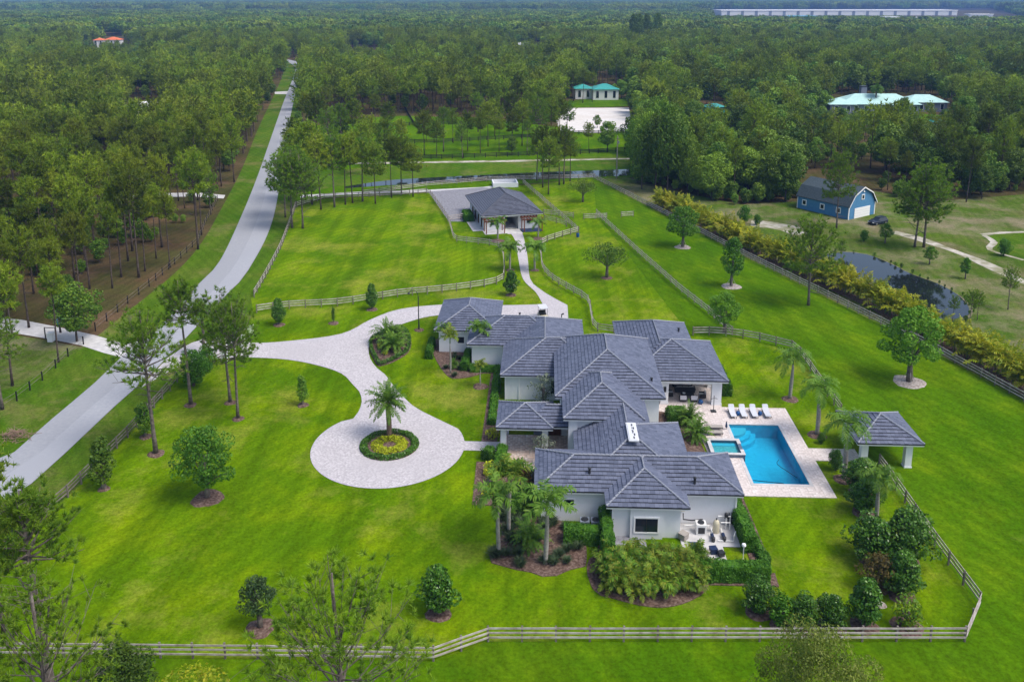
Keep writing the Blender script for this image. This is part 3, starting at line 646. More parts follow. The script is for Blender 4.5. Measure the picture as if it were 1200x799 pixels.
# ------------------------------------------------------------------ fences
def fence(name, label, pts, h=1.35, sp=2.44, rails=3, rm='rail', pm='post', smooth=False, group=None, cat='fence', rh=.15, pw=.13):
    P = [Vector((p[0], p[1], 0)) for p in pts]
    if smooth: P = spline(P, 1.0)
    S = [0.0]
    for i in range(1, len(P)): S.append(S[-1]+(P[i]-P[i-1]).length)
    def at(s):
        for i in range(1, len(P)):
            if s <= S[i]+1e-6: return P[i-1].lerp(P[i], (s-S[i-1])/max(1e-6, S[i]-S[i-1])), (P[i]-P[i-1]).normalized()
        return P[-1], (P[-1]-P[-2]).normalized()
    stops = []
    corner = [S[0]]+([] if smooth else S[1:-1])+[S[-1]]
    for a, b in zip(corner[:-1], corner[1:]):
        k = max(1, round((b-a)/sp)); stops += [a+(b-a)*j/k for j in range(k)]
    stops.append(S[-1])
    o = P[0]; t = thing(name, label, cat, o, 0, group)
    pme = None
    for s in stops[:100]:
        p, d = at(s)
        if pme is None:
            m_ = MB(); m_.span((-pw/2, -pw/2, -.1), (pw/2, pw/2, h+.06)); po = m_.build('post', M[pm], t); pme = po.data
        else: po = link('post', pme, t)
        po.location = p-o; po.rotation_euler = (rnd.uniform(-.012,.012), rnd.uniform(-.012,.012), atan2(d.y, d.x))
    ps = [at(s) for s in stops]
    for r in range(rails):
        z = h-.10-r*(h-.30)/max(1, rails-.25)
        m_ = MB(); vs = []; fs = []
        for i, (p, d) in enumerate(ps):
            d2 = d if i == 0 or i == len(ps)-1 else (ps[min(i+1,len(ps)-1)][0]-ps[i-1][0]).normalized()
            nn = Vector((-d2.y, d2.x, 0)); q = p-o+nn*(-(pw/2+.022)); jz = rnd.uniform(-.02, .02)
            for (a, b) in ((-.02, -rh/2), (.02, -rh/2), (.02, rh/2), (-.02, rh/2)): vs.append((q+nn*a)[:2]+(z+b+jz,))
        k = len(ps)
        fs = [(i*4+j, i*4+(j+1) % 4, i*4+4+(j+1) % 4, i*4+4+j) for i in range(k-1) for j in range(4)]+[(3,2,1,0), tuple(range(4*k-4, 4*k))]
        m_.add(vs, fs); m_.build('rail', M[rm], t)
    return t
fence('rail_fence', 'weathered three rail fence crossing the lawn in front of the mansion', gp([(-260,775), (-100,771), (0,769.5), (340,773), (508,775), (572,752), (850,752), (1130,752)]))
fence('rail_fence', 'rail fence climbing from the sharp front corner towards the pavilion', gp([(1130,752), (1147,711), (1095,640), (1040,560), (1030,546)]))
fence('rail_fence', 'rail fence curving round the pool lawn behind three royal palms', gp([(985,486), (958,448), (932,412), (911.5,406), (888,400), (864,396), (836,393), (812,393.5)]), smooth=True)
fence('rail_fence', 'long straight rail fence beside the yellow areca hedge', gp([(695.6,209.5), (813.5,270), (871,300.5), (1090.5,410), (1200,471), (1330,543)]))
fence('rail_fence', 'straight rail fence running from the far meadow to the tree behind the mansion', gp([(699,252), (747,297), (798.6,343), (830,368), (858,393)]))
fence('rail_fence', 'rail fence from the canal bank past the blue barrel', gp([(613,215.5), (645,244), (678,273)]))
fence('rail_fence', 'curving rail fence between the stable path and the open tree meadow', gp([(678,273), (655,279.5), (634,288), (634.5,302), (636,315), (643,325), (653,333), (672,344), (689,355), (693,371), (698,388), (719,391)]), smooth=True)
fence('rail_fence', 'rail fence wrapping the stable yard along the round lawn path', gp([(500,227), (506,231), (525,259), (533,282), (547,285), (566,287), (582.5,290), (589,297), (591,312), (591,324), (588,331), (569,336.5), (520,343), (467.6,348), (400,358.5), (338,362), (301,367)]), smooth=True)
fence('rail_fence', 'rail fence along the back of the big lawn under the canal pines', gp([(500,227), (470,229.5), (420,232), (380,233.5), (348,243)]))
fence('rail_fence', 'rail fence following the road verge beside the big lawn', gp([(347,243), (341,260), (330,290), (312,325), (298,349)]), smooth=True)
fence('rail_fence', 'dark rail fence running down the road verge behind the front pines', gp([(262,424), (235,435), (208,448), (150,513), (80,583), (25,630), (-40,690)]), pm='post', rm='post')
fence('rail_fence', 'short cross fence at the gravel end of the stable', gp([(525,259.5), (540,257.5), (556,254)]))
fence('rail_fence', 'short pale fence between the stable and the blue barrel fence', gp([(637,252), (655,254), (672,256)]))
fence('rail_fence', 'short low fence nearer the stable pergola of dark mat', gp([(638,259), (652,262), (664,266)]))
fence('jump_fence', 'pale three board jump panel at the head of the straight fence', [G(684,257.5), G(711,256.5)], sp=3)
fence('jump_fence', 'pale three board jump panel standing alone in the far meadow', [G(728,255), G(742,254.3)], sp=3)
fence('rail_fence', 'pale fence on the grass strip beside the canal', gp([(425,229), (500,219), (570,213), (640,211), (697,209.5)]), sp=4)
for lb, pts in (('black board fence at the near edge of the far paddock', [(480,187.5), (530,186), (620,183), (680,181), (742,177)]),
                ('black board fence crossing the middle of the far paddock', [(440,170), (520,167.5), (600,163), (664,160)]),
                ('black board fence at the back of the far paddock under the woods', [(432,150), (480,147.5), (535,146.5), (575,145)]),
                ('black board fence on the near side of the sand arena', [(655,158), (690,157.5), (745,157)]),
                ('black fence lane leading back into the woods', [(486,148.5), (479,137), (474,127)]),
                ('second black fence lane leading back into the woods', [(498,142), (491,134), (486,128)]),
                ('black fence at the road end of the far paddock', [(352,170), (380,172), (440,170)])):
    fence('board_fence', lb, gp(pts), h=1.4, sp=3.2, rails=3, rm='blackfence', pm='blackfence', rh=.2, pw=.2)
fence('wire_fence', 'low wire fence with dark posts at the edge of the west woods', gp([(112,388), (150,356), (175,336), (205,310), (232,284), (240,264), (255,235)]), h=1.3, sp=3.4, rails=2, rh=.02, rm='post', pm='blackfence')
fence('wire_fence', 'low wire fence with dark posts on the verge south of the side drive', gp([(98,404), (80,418), (50,446), (20,470), (-30,500)]), h=1.2, sp=3.4, rails=2, rh=.02, rm='post', pm='blackfence')

# ------------------------------------------------------------------ foliage generators
def unit(v): return v/np.maximum(1e-9, np.linalg.norm(v, axis=-1, keepdims=True))
def needles(P, D, size, nq, wid, spread=.9):         # radiating thin triangles at each point
    n = len(P); d = unit(D)[:, None, :]+spread*NR.normal(size=(n, nq, 3)); d = unit(d)
    L = size*(.6+.6*NR.rand(n, nq, 1)); side = unit(np.cross(d, NR.normal(size=(n, nq, 3))))*wid/2
    p = P[:, None, :]+.04*NR.normal(size=(n, nq, 3))
    V = np.stack([p-side, p+side, p+d*L], 2).reshape(-1, 3)
    return V, np.arange(len(V)).reshape(-1, 3)
def leaves(P, Nn, size, jit=.7, asp=.55):            # diamond leaves
    n = len(P); nr = unit(unit(Nn)+jit*NR.normal(size=(n, 3))); t = unit(np.cross(nr, NR.normal(size=(n, 3)))); b = np.cross(nr, t)
    s = size*(.65+.7*NR.rand(n, 1))
    V = np.stack([P-t*s, P-b*s*asp, P+t*s, P+b*s*asp], 1).reshape(-1, 3)
    return V, np.arange(len(V)).reshape(-1, 4)
def gen_pine(H=18, cb=.55, R=3.3, nb=34, tpb=6, ts=.9, nq=10, tw=.14, seed=0, lean=.02, limb=.05, flat=.0, r0=.2, low=0, dome=True, smin=.38):
    rs = np.random.RandomState(seed); tr = MB()
    a0 = rs.rand()*6; lx, ly = lean*H*cos(a0), lean*H*sin(a0)
    def axis(z): q = z/H; return np.array([lx*q*q+.12*sin(3*q+a0), ly*q*q+.12*sin(2.3*q), z])
    zs = np.linspace(0, H*.985, 9)
    tr.tube([axis(z) for z in zs], [r0*(1.25 if i == 0 else 1)*(1-.82*(z/H)) for i, z in enumerate(zs)], 7)
    P, D = [], []
    for i in range(nb):
        t = (i+.5)/nb; z = H*(cb+(1-cb)*.96*t); az = i*2.4+rs.rand()*.7
        prof = max(.12, sqrt(max(0, 1-((t-.33)/.72)**2)))*(1-flat*.3*t)
        L = R*prof*(.72+.45*rs.rand()); el = -.12+.95*t+.25*rs.normal()*.5
        if dome:
            z = H*(cb+(1-cb)*.5*t**1.3); el = -.05+1.35*t**1.15+.16*rs.normal(); top = H-z
            q_ = max(0, sin(el)); L = (R*(1-q_)+top*.9*q_)*(.78+.3*rs.rand())
        d = np.array([cos(az)*cos(el), sin(az)*cos(el), sin(el)]); o = axis(z)
        mid = o+d*L*.55+np.array([0,0,-.04*L]); end = o+d*L+np.array([0,0,.10*L])
        if limb: tr.tube([o, mid, end], [limb*(1.4-.8*t)+.015, limb*.7, .015], 4, cap=False)
        sd = np.array([-sin(az), cos(az), 0])
        for k in range(tpb):
            s = smin+(1-smin)*(k+rs.rand())/tpb
            base = o+(mid-o)*min(1, s/.55) if s < .55 else mid+(end-mid)*(s-.55)/.45
            off = sd*rs.normal()*.26*L*.9*s+np.array([0,0,abs(rs.normal())*.10*L])
            p = base+off
            if limb and k % 2 == 0: tr.tube([base-(base-o)*.12, p], [.022, .01], 3, cap=False)
            P.append(p); D.append(d*.6+np.array([0,0,.8])+off*.4)
    for k in range(low):                             # bare lower snags
        z = H*(cb-.02-.28*rs.rand()); az = rs.rand()*6.3; o = axis(z); L = R*(.4+.5*rs.rand()); el = .1+.3*rs.normal()
        d = np.array([cos(az)*cos(el), sin(az)*cos(el), sin(el)]); m1 = o+d*L*.5+np.array([0,0,.12*L*rs.normal()]); e1 = o+d*L+np.array([0,0,.2*L*rs.normal()])
        tr.tube([o, m1, e1], [.06, .04, .012], 4, cap=False)
        if rs.rand() < .5: tr.tube([m1, m1+np.array([rs.normal(), rs.normal(), rs.normal()*.5])*L*.25], [.03, .01], 4, cap=False)
    P = np.array(P); D = np.array(D)
    st = NR.get_state(); NR.seed(seed+100); V, F = needles(P, D, ts, nq, tw); NR.set_state(st)
    return tr, V, F
def gen_broad(H=12, cb=.25, R=4.2, Rz=None, nl=24, lpl=110, ls=.34, seed=0, r0=.22, fill=.5, jit=.7, lobe=.42, shape=1.0, limbs=7):
    rs = np.random.RandomState(seed); tr = MB(); zc = H*(cb+1)/2; Rz = Rz or H*(1-cb)/2
    Pa, Na, cs = [], [], []
    for i in range(nl):
        u = 2*(i+.5)/nl-1; az = i*2.4+rs.rand()*.5; r = sqrt(max(0, 1-u*u))
        tpr = 1 if shape == 1 else max(.15, (1-max(0, u))**(.5) if shape == 2 else 1-.55*(u+1)/2)  # cone / pear
        q = np.clip(.66+.22*rs.normal(), .2, 1.05); c = np.array([cos(az)*r*R*q*tpr, sin(az)*r*R*q*tpr, zc+u*Rz*.80]); cs.append(c)
        rl = R*lobe*(.75+.5*rs.rand())*(.6+.4*tpr)
        n = int(lpl*(.7+.6*rs.rand())); d = unit(rs.normal(size=(n, 3))); rad = rl*(1-.55*fill*rs.rand(n, 1)**2)
        p = c+d*rad*np.array([1, 1, .8]); p[:, 2] = np.maximum(p[:, 2], H*cb*.85); Pa.append(p); Na.append(d+np.array([0,0,.35]))
    tr.tube([(0,0,-.1), (.03,.02,H*cb*.6), (0,.05,H*cb), (0,0,zc)], [r0*1.2, r0, r0*.8, r0*.35], 7)
    for k in range(limbs):
        c = cs[(k*nl)//limbs]; tr.tube([(0,0,H*cb*.85+.06*k), (c[0]*.45, c[1]*.45, (H*cb+c[2])/2+.1), tuple(c)], [r0*.5, r0*.3, .02], 5, cap=False)
    st = NR.get_state(); NR.seed(seed+200); V, F = leaves(np.vstack(Pa), np.vstack(Na), ls, jit); NR.set_state(st)
    return tr, V, F
def fronds(org, n, L, e0, e1, droop, nl=20, lw=.06, ll=.6, seed=0, plume=.0, lift=0.0):
    rs = np.random.RandomState(seed); V = []; F = []; b = 0
    for i in range(n):
        az = i*2.4+rs.rand()*.5; el = e1+(e0-e1)*((i+.5)/n)+.1*rs.normal(); Lf = L*(.8+.35*rs.rand())
        o = np.array(org(i) if callable(org) else org, float)
        d = np.array([cos(az)*cos(el), sin(az)*cos(el), sin(el)]); pts = [o]; stp = Lf/10
        dd = d.copy()
        for k in range(10): pts.append(pts[-1]+dd*stp); dd = unit(dd+np.array([0,0,-droop*(.04+.028*k)]))
        pts = np.array(pts); sd = np.array([-sin(az), cos(az), 0])
        t = np.linspace(.12, 1, nl); ix = t*10; i0 = np.minimum(9, ix.astype(int)); fr = (ix-i0)[:, None]
        q = pts[i0]*(1-fr)+pts[i0+1]*fr; tg = unit(pts[i0+1]-pts[i0]); up = np.cross(tg, sd); up = up*np.sign(up[:, 2:3]+1e-6)
        ln = (ll*np.sin(pi*np.clip(.16+.80*t, 0, 1))**.7)[:, None]
        for sg in (-1, 1):
            roll = plume*rs.normal(size=(nl, 1))
            dl = unit(sd*sg+tg*.65+up*(.15+roll)+np.array([0,0,-.25+lift])+.10*rs.normal(size=(nl, 3)))
            m1 = q+dl*ln*.5; tip = q+dl*ln+np.array([0,0,-.22])*ln; wv = tg*lw
            blk = np.stack([q-wv*.4, q+wv*.4, m1+wv, tip, m1-wv], 1)
            V.append(blk.reshape(-1, 3)); 
            idx = b+np.arange(nl)[:, None]*5
            F.append(np.hstack([idx, idx+1, idx+2, idx+4])); F.append(np.hstack([idx+4, idx+2, idx+3, idx+3])[:, [0, 1, 2, 2]]); b += nl*5
        for k in range(10):                          # the midrib
            w_ = .035*(1-.08*k); V.append(np.array([pts[k]-sd*w_, pts[k]+sd*w_, pts[k+1]+sd*w_*.8, pts[k+1]-sd*w_*.8])); F.append(np.array([[b, b+1, b+2, b+3]])); b += 4
    V = np.vstack(V); F = np.vstack(F)
    tri = F[:, 2] == F[:, 3]
    return V, F[~tri], F[tri][:, :3]
def mesh_mixed(name, V, Q, T, mt):
    me = bpy.data.meshes.new(name); nq, nt = len(Q), len(T)
    me.vertices.add(len(V)); me.vertices.foreach_set('co', V.astype(np.float32).ravel())
    me.loops.add(nq*4+nt*3); me.loops.foreach_set('vertex_index', np.concatenate([Q.ravel(), T.ravel()]).astype(np.int32))
    me.polygons.add(nq+nt); me.polygons.foreach_set('loop_start', np.concatenate([np.arange(nq)*4, nq*4+np.arange(nt)*3]).astype(np.int32))
    me.materials.append(mt); me.update(calc_edges=True); return me
def mesh_of(mb, name, mt, smooth=True):
    me = bpy.data.meshes.new(name); me.from_pydata(mb.v, [], mb.f); me.materials.append(mt)
    if smooth: me.polygons.foreach_set('use_smooth', [True]*len(mb.f))
    me.update(); return me
class Kind:                                          # a plant kind: shared meshes of its parts
    def __init__(s, parts, H): s.parts = parts; s.H = H; s.proto = None
def pine_kind(fm='pine', bm='barkd', **k):
    tr, V, F = gen_pine(**k); return Kind([('trunk', mesh_of(tr, 'trunk', M[bm])), ('crown', pmesh('crown', V, F, M[fm]))], k.get('H', 18))
def broad_kind(fm='oak', bm='barkd', **k):
    tr, V, F = gen_broad(**k); return Kind([('trunk', mesh_of(tr, 'trunk', M[bm])), ('crown', pmesh('crown', V, F, M[fm]))], k.get('H', 12))
def plant(kind, name, label, cat, loc, h=None, rz=None, group=None, wide=1.0):
    s = (h/kind.H) if h else 1.0; rz = rnd.random()*6.28 if rz is None else rz
    t = thing(name, label, cat, loc, rz, group, (s*wide, s*wide, s))
    for nm, me in kind.parts: link(nm, me, t)
    return t
def height_to(base, ytop):                           # real height of something standing at base whose top is seen at row ytop
    lo, hi = 0, 80
    for _ in range(40):
        m_ = (lo+hi)/2
        if PX(base.x, base.y, m_)[1] > ytop: lo = m_
        else: hi = m_
    return lo

# ------------------------------------------------------------------ kinds
FP_ = [pine_kind(H=h, cb=c, R=r, nb=n+8, tpb=8, ts=.8, nq=14, tw=.17, seed=s, limb=.04) for h, c, r, n, s in ((18,.55,3.3,36,1), (19,.6,3.0,34,2), (17,.5,3.6,40,3), (20,.62,3.2,36,4), (18,.48,3.0,40,5), (16,.5,3.9,42,6))]
FO_ = [broad_kind(H=h, cb=.2, R=r, nl=26, lpl=200, ls=.27, seed=s, lobe=.36) for h, r, s in ((12,4.6,1), (14,4.2,2), (10,4.0,3), (15,5.0,4))]
NP = [pine_kind('pinenear', 'bark', H=16.5, cb=.55, R=4.4, nb=36, tpb=11, ts=.55, nq=24, tw=.08, seed=21, limb=.07, low=8, r0=.24),
      pine_kind('pinenear', 'bark', H=16, cb=.66, R=2.9, nb=28, tpb=11, ts=.5, nq=24, tw=.085, seed=22, limb=.06, low=6, r0=.22),
      pine_kind('pinenear', 'bark', H=15, cb=.52, R=3.0, nb=34, tpb=11, ts=.5, nq=24, tw=.085, seed=23, limb=.06, low=6, r0=.2)]
RP = [pine_kind('pinenear', 'bark', H=15, cb=.42, R=4.2, nb=52, tpb=11, ts=.6, nq=18, tw=.12, seed=24, limb=.05, low=3, r0=.22), pine_kind('pinenear', 'bark', H=15, cb=.45, R=4.0, nb=46, tpb=11, ts=.6, nq=18, tw=.12, seed=25, limb=.05, low=3, r0=.2)]
FH = [pine_kind(H=17, cb=.66, R=2.5, nb=34, tpb=8, ts=.75, nq=14, tw=.15, seed=26, limb=.04, low=6), pine_kind(H=18, cb=.7, R=2.3, nb=32, tpb=8, ts=.75, nq=14, tw=.15, seed=27, limb=.04, low=7), pine_kind(H=16, cb=.6, R=2.9, nb=36, tpb=8, ts=.75, nq=14, tw=.15, seed=28, limb=.04, low=5)]
# ------------------------------------------------------------------ foreground and lawn trees
def at_px(kind, name, label, cat, bx, by, ty=None, h=None, ring=None, rm='mulch', wide=1.0, rz=None, group=None, tint=None):
    p = G(bx, by); h = h or height_to(p, ty)
    if ring: mulch(p, ring, rm)
    return plant(kind, name, label, cat, p, h, rz, group, wide)
at_px(NP[0], 'pine_tree', 'tall open pine leaning over the road with bare lower limbs', 'tree', 183, 532, 362, ring=.9, rz=2.2)
at_px(NP[1], 'pine_tree', 'slender pine with small high crown in a bark ring beside the driveway', 'tree', 223, 475, 327, ring=.75, rz=1)
at_px(NP[2], 'pine_tree', 'farther of the two close bushy pines by the driveway gate', 'tree', 270, 472, 343, ring=.75, rz=.3)
at_px(NP[2], 'pine_tree', 'nearer of the two close bushy pines by the driveway gate', 'tree', 279, 491, 352, ring=.7, rz=3.0, wide=.9)
kb = pine_kind('pinenear', 'bark', H=20, cb=.5, R=3.7, nb=44, tpb=9, smin=.5, ts=.42, nq=32, tw=.085, seed=31, limb=.055, low=10, r0=.34)
at_px(kb, 'pine_tree', 'big grey barked pine with bare snags at the front fence corner of the lawn', 'tree', 80, 990, 684, rz=.5)
kb2 = pine_kind('pinenear', 'bark', H=19, cb=.74, R=3.0, nb=30, tpb=10, ts=.42, nq=32, tw=.085, seed=32, limb=.06, low=12, r0=.36, lean=.035)
at_px(kb2, 'pine_tree', 'gaunt pine with twisted dead branches below a small high crown', 'tree', 70, 880, 574, rz=3.6)
kc = pine_kind('pinenear', 'bark', H=17, cb=.44, R=4.6, nb=50, tpb=10, ts=.46, nq=26, tw=.075, seed=33, limb=.05, smin=.6, flat=.4, r0=.3)
at_px(kc, 'pine_tree', 'spreading umbrella shaped pine rising in front of the front fence', 'tree', 411, 960, 668, rz=1.1)
at_px(FP_[2], 'pine_tree', 'half seen pine at the road edge over the brush pile', 'tree', -14, 640, 505, rz=1)
at_px(NP[0], 'pine_tree', 'leaning pine beside the lower wire fence', 'tree', 3, 480, 362, rz=2)
at_px(FP_[5], 'pine_tree', 'young round pine crown low by the front fence corner', 'tree', 5, 742, 590, rz=2)
ndark = broad_kind('oak', 'bark', H=6, cb=.1, R=2.0, nl=30, lpl=420, ls=.075, seed=41, shape=3, lobe=.4)
at_px(ndark, 'shrub_tree', 'dark bushy young tree in front of the front fence near the grey pine', 'tree', 148, 850, 752, wide=1.2)
nsage = broad_kind('oak', 'bark', H=12, cb=.1, R=4.6, nl=40, lpl=700, ls=.085, seed=42, lobe=.25, fill=.9)
for me_ in (nsage.parts[1][1],): me_.materials[0] = foliage('olive_fine_leaves', (.085,.15,.015), (.2,.26,.03), (.32,.33,.08), .4, .4, .1)
at_px(nsage, 'oak_tree', 'rounded olive green fine leaved tree in front of the long rail fence', 'tree', 945, 960, 733, wide=.8)
nlow = broad_kind('areca', 'bark', H=3, cb=.05, R=1.6, nl=14, lpl=260, ls=.07, seed=43)
at_px(nlow, 'shrub', 'yellow green shrub top at the very front of the lawn', 'shrub', 230, 870, 792)
# lawn trees
rt = broad_kind('bright', 'bark', H=7, cb=.2, R=2.9, nl=30, lpl=230, ls=.115, seed=51, lobe=.27, jit=.6)
for me_ in (rt.parts[1][1],): me_.materials[0] = foliage('round_tree_leaves', (.035,.12,.008), (.08,.21,.012), (.15,.27,.02), .25, .7, .1)
at_px(rt, 'shade_tree', 'dense round dark green tree in a wide bark ring on the front lawn', 'tree', 243, 584, 499, ring=1.55)
st_ = broad_kind('oak', 'bark', H=5, cb=.12, R=1.25, nl=20, lpl=110, ls=.13, seed=52, shape=3, lobe=.45)
at_px(st_, 'young_tree', 'narrow young tree standing close to the road fence', 'tree', 122, 573, 510, ring=.6)
at_px(st_, 'young_tree', 'small upright tree on the lawn by the turning court', 'tree', 355, 475, 438, ring=.7, wide=.8)
mg = broad_kind('magnolia', 'bark', H=4.4, cb=.1, R=1.5, nl=26, lpl=230, ls=.11, seed=53, shape=3, lobe=.42)
mg2 = broad_kind('magnolia', 'bark', H=4.4, cb=.08, R=1.7, nl=30, lpl=230, ls=.11, seed=54, shape=1, lobe=.42)
at_px(mg, 'magnolia_tree', 'dark glossy magnolia in a mulch ring by the fence junction', 'tree', 327, 381, 348, ring=.9, wide=.75)
at_px(mg, 'magnolia_tree', 'dark conical magnolia by the middle of the curving lawn fence', 'tree', 436, 363, 331, ring=.9, wide=.7)
at_px(mg, 'magnolia_tree', 'dark magnolia by the fence bend near the stable path', 'tree', 599, 346, 315, ring=.9, wide=.85)
at_px(st_, 'sapling', 'tiny thin sapling in a bark ring on the driveway verge', 'tree', 391, 379, 358, ring=.8, wide=.5)
sm = broad_kind('hedge', 'bark', H=4, cb=.3, R=1.2, nl=20, lpl=130, ls=.10, seed=55, lobe=.45, fill=.9)
sm.parts[1][1].materials[0] = foliage('dusky_leaves', (.03,.07,.02), (.06,.11,.03), (.1,.14,.05), .2, .8, .1)
at_px(sm, 'young_tree', 'small dusky young tree in a large pale mulch ring on the open lawn', 'tree', 305, 736, 678, ring=1.15, wide=.9)
at_px(mg, 'magnolia_tree', 'bushy dark magnolia in a neat brown ring near the front fence bend', 'tree', 514, 719, 661, ring=1.05, wide=1.05)
op = broad_kind('bright', 'bark', H=5.5, cb=.35, R=2.9, Rz=1.3, nl=24, lpl=110, ls=.12, seed=56, lobe=.34, fill=1)
op.parts[1][1].materials[0] = M['oak']
at_px(op, 'shade_tree', 'open flat topped tree alone in the fenced meadow beyond the roofs', 'tree', 711, 326, 284, ring=1.0)
at_px(op, 'shade_tree', 'small thin spreading tree beside the canal end of the meadow', 'tree', 683, 237, 209, ring=None)
tm_ = broad_kind('bright', 'bark', H=6.5, cb=.25, R=2.5, nl=28, lpl=190, ls=.115, seed=57, lobe=.27)
tp_ = broad_kind('oak', 'bark', H=6.5, cb=.22, R=2.2, nl=26, lpl=170, ls=.115, seed=58, lobe=.30, shape=3)
tp_.parts[1][1].materials[0] = M['hedge']
def ringed(kind, label, x, y, ty, r, wd=1.0):
    p = G(x, y); t = at_px(kind, 'shade_tree', label, 'tree', x, y, ty, ring=r, rm='mulchp', wide=wd)
    for k in range(3):
        a = 2*pi*k/3+.4; st2 = thing('tree_stake', 'thin timber stake bracing a young tree in a pale stone ring', 'stake', p+Vector((cos(a)*.95, sin(a)*.95, .1)), 0, 'stakes round the ringed meadow trees')
        m_ = MB(); m_.tube([(0,0,0), (-cos(a)*.8, -sin(a)*.8, 1.5)], .035, 5); m_.build('stake', M['rail'], st2)
    return t
ringed(tm_, 'far green meadow tree in a pale stone ring beside the areca hedge', 800, 290, 240, 1.7)
ringed(tp_, 'tall narrow meadow tree in a pale stone ring in the middle of the long field', 857, 336, 276, 1.8, .85)
ringed(tm_, 'biggest broad green meadow tree in a pale stone ring near the hedge end', 1065, 448, 358, 2.1, 1.0)
at_px(tm_, 'shade_tree', 'round bright tree overhanging the fence junction behind the mansion', 'tree', 848, 391, 340, wide=.95)
at_px(RP[0], 'pine_tree', 'lone pine with rounded crown in the long field by the areca hedge', 'tree', 947, 358, 254, rz=1.7, wide=1.0)
dk = broad_kind('oak', 'barkd', H=5, cb=.08, R=1.9, nl=22, lpl=260, ls=.11, seed=59, lobe=.42); dk.parts[1][1].materials[0] = M['hedge']
at_px(dk, 'shrub', 'dark leafy bush at the gate end of the road fence', 'shrub', 227, 452, 410, wide=1.0)
at_px(dk, 'shrub', 'low dark green bush in front of the driveway gate', 'shrub', 243, 435, 405, wide=.9)
at_px(st_, 'young_tree', 'thin dark young tree hidden behind the leaning road pine', 'tree', 171, 512, 470, ring=.7, wide=1.1)
# magnolias of the screen planting
for x, y, ty, wd, lb, kd in ((1008,578,538,1.1,'dense dark magnolia beside the pavilion fence',mg2), (1012,600,560,1.25,'wide dark magnolia behind the drooping royal palm',mg), (1021,657,607,1.15,'rounded dark magnolia on the inner side of the screen planting',mg2),
        (1061,657,598,1.05,'dark magnolia tight against the climbing rail fence',mg2), (1056,698,644,1.1,'tall dark magnolia in the middle of the fence side row',mg), (1012,733,676,1.0,'tallest front magnolia close to the long front fence',mg),
        (974,735,698,1.0,'low glossy magnolia second from the tallest along the front fence',mg2), (942,735,698,1.0,'low spreading magnolia in the middle of the front fence row',mg2), (889,717,680,1.1,'round glossy magnolia near the clipped hedge corner',mg2)):
    at_px(kd, 'magnolia_tree', lb, 'tree', x, y, ty, ring=1.1, wide=wd*1.05)
sg = broad_kind('hedge', 'bark', H=3, cb=.05, R=1.2, nl=16, lpl=70, ls=.15, seed=60, lobe=.4)
at_px(sg, 'shrub', 'thin light green shrub between two front fence magnolias', 'shrub', 915, 732, 697, ring=.9)
ry = broad_kind('yellow', 'bark', H=3, cb=.05, R=1.3, nl=14, lpl=60, ls=.13, seed=61, lobe=.45); ry.parts[1][1].materials[0] = M['areca2']
at_px(ry, 'shrub', 'sparse yellowish shrub in a bare mulch ring at the fence corner', 'shrub', 1063, 735, 699, ring=1.25)
rr = broad_kind('rust', 'bark', H=3.4, cb=.05, R=1.4, nl=18, lpl=90, ls=.13, seed=62, lobe=.42)
at_px(rr, 'shrub', 'bronze leaved shrub among the dark magnolias', 'shrub', 1028, 690, 648, ring=.8)
mulch(G(1032, 709), .45, 'mulchp')
at_px(mg2, 'shrub', 'dark round bush at the path end under the poolside royal palm', 'shrub', 979, 551, 527, wide=.8)
at_px(mg2, 'shrub', 'small dark bush beside the middle royal palm', 'shrub', 962, 520, 507, wide=.8)
sv = broad_kind('silver', 'bark', H=4.2, cb=.2, R=1.3, nl=16, lpl=45, ls=.12, seed=63, lobe=.42, fill=1)
p_ = HW(-17.2, 23.2); plant(sv, 'young_tree', 'thin silvery leaved tree against the white bedroom wall', 'tree', p_, 4.4)
p_ = HW(-17.3, 10.4); plant(sv, 'young_tree', 'pale blossom dotted tree in the entry court', 'tree', p_, 3.6)

# ------------------------------------------------------------------ palms
def palm_trunk(H, r0, r1, bulge=0, n=9): 
    m_ = MB(); zs = np.linspace(0, H, n); m_.tube([(.05*sin(z), .04*cos(z*.8), z) for z in zs], [r0+(r1-r0)*z/H+bulge*sin(pi*z/H) for z in zs], 9); return m_
def palm_kind(H, L, n, e0, e1, droop, fm='palm', tm='palmbark', r0=.16, r1=.11, shaft=.8, seed=0, ll=.6, lw=.065, plume=.3, nl=22, bulge=.03):
    parts = [('trunk', mesh_of(palm_trunk(H, r0, r1, bulge), 'trunk', M[tm]))]
    if shaft:
        m_ = MB(); m_.tube([(0,0,H-.02), (0,0,H+shaft*.5), (0,0,H+shaft)], [r1*1.15, r1*1.1, r1*.6], 8); parts.append(('crownshaft', mesh_of(m_, 'crownshaft', M['shaft'])))
    V, Q, T = fronds((0,0,H+shaft*.9), n, L, e0, e1, droop, nl=nl, ll=ll, lw=lw, seed=seed, plume=plume)
    parts.append(('crown', mesh_mixed('crown', V, Q, T, M[fm]))); return Kind(parts, H)
royal = palm_kind(4.6, 2.9, 15, 1.25, -.1, 1.7, seed=1, ll=.75, r0=.2, r1=.12, bulge=.06)
fox = palm_kind(4.2, 2.1, 13, 1.1, .1, 1.3, seed=2, ll=.6, plume=.6, r0=.14, r1=.09)
fox2 = palm_kind(4.2, 2.0, 12, 1.3, .25, 1.1, fm='areca2', seed=3, ll=.65, plume=.5, r0=.14, r1=.09)
date = palm_kind(4.1, 2.5, 46, 1.3, -.45, .75, seed=4, ll=.42, lw=.05, plume=.4, shaft=.0, tm='datebark', r0=.26, r1=.24, nl=26)
bushd = palm_kind(1.0, 2.4, 40, 1.35, -.15, 1.0, seed=5, ll=.4, lw=.05, plume=.4, shaft=0, tm='datebark', r0=.25, r1=.24)
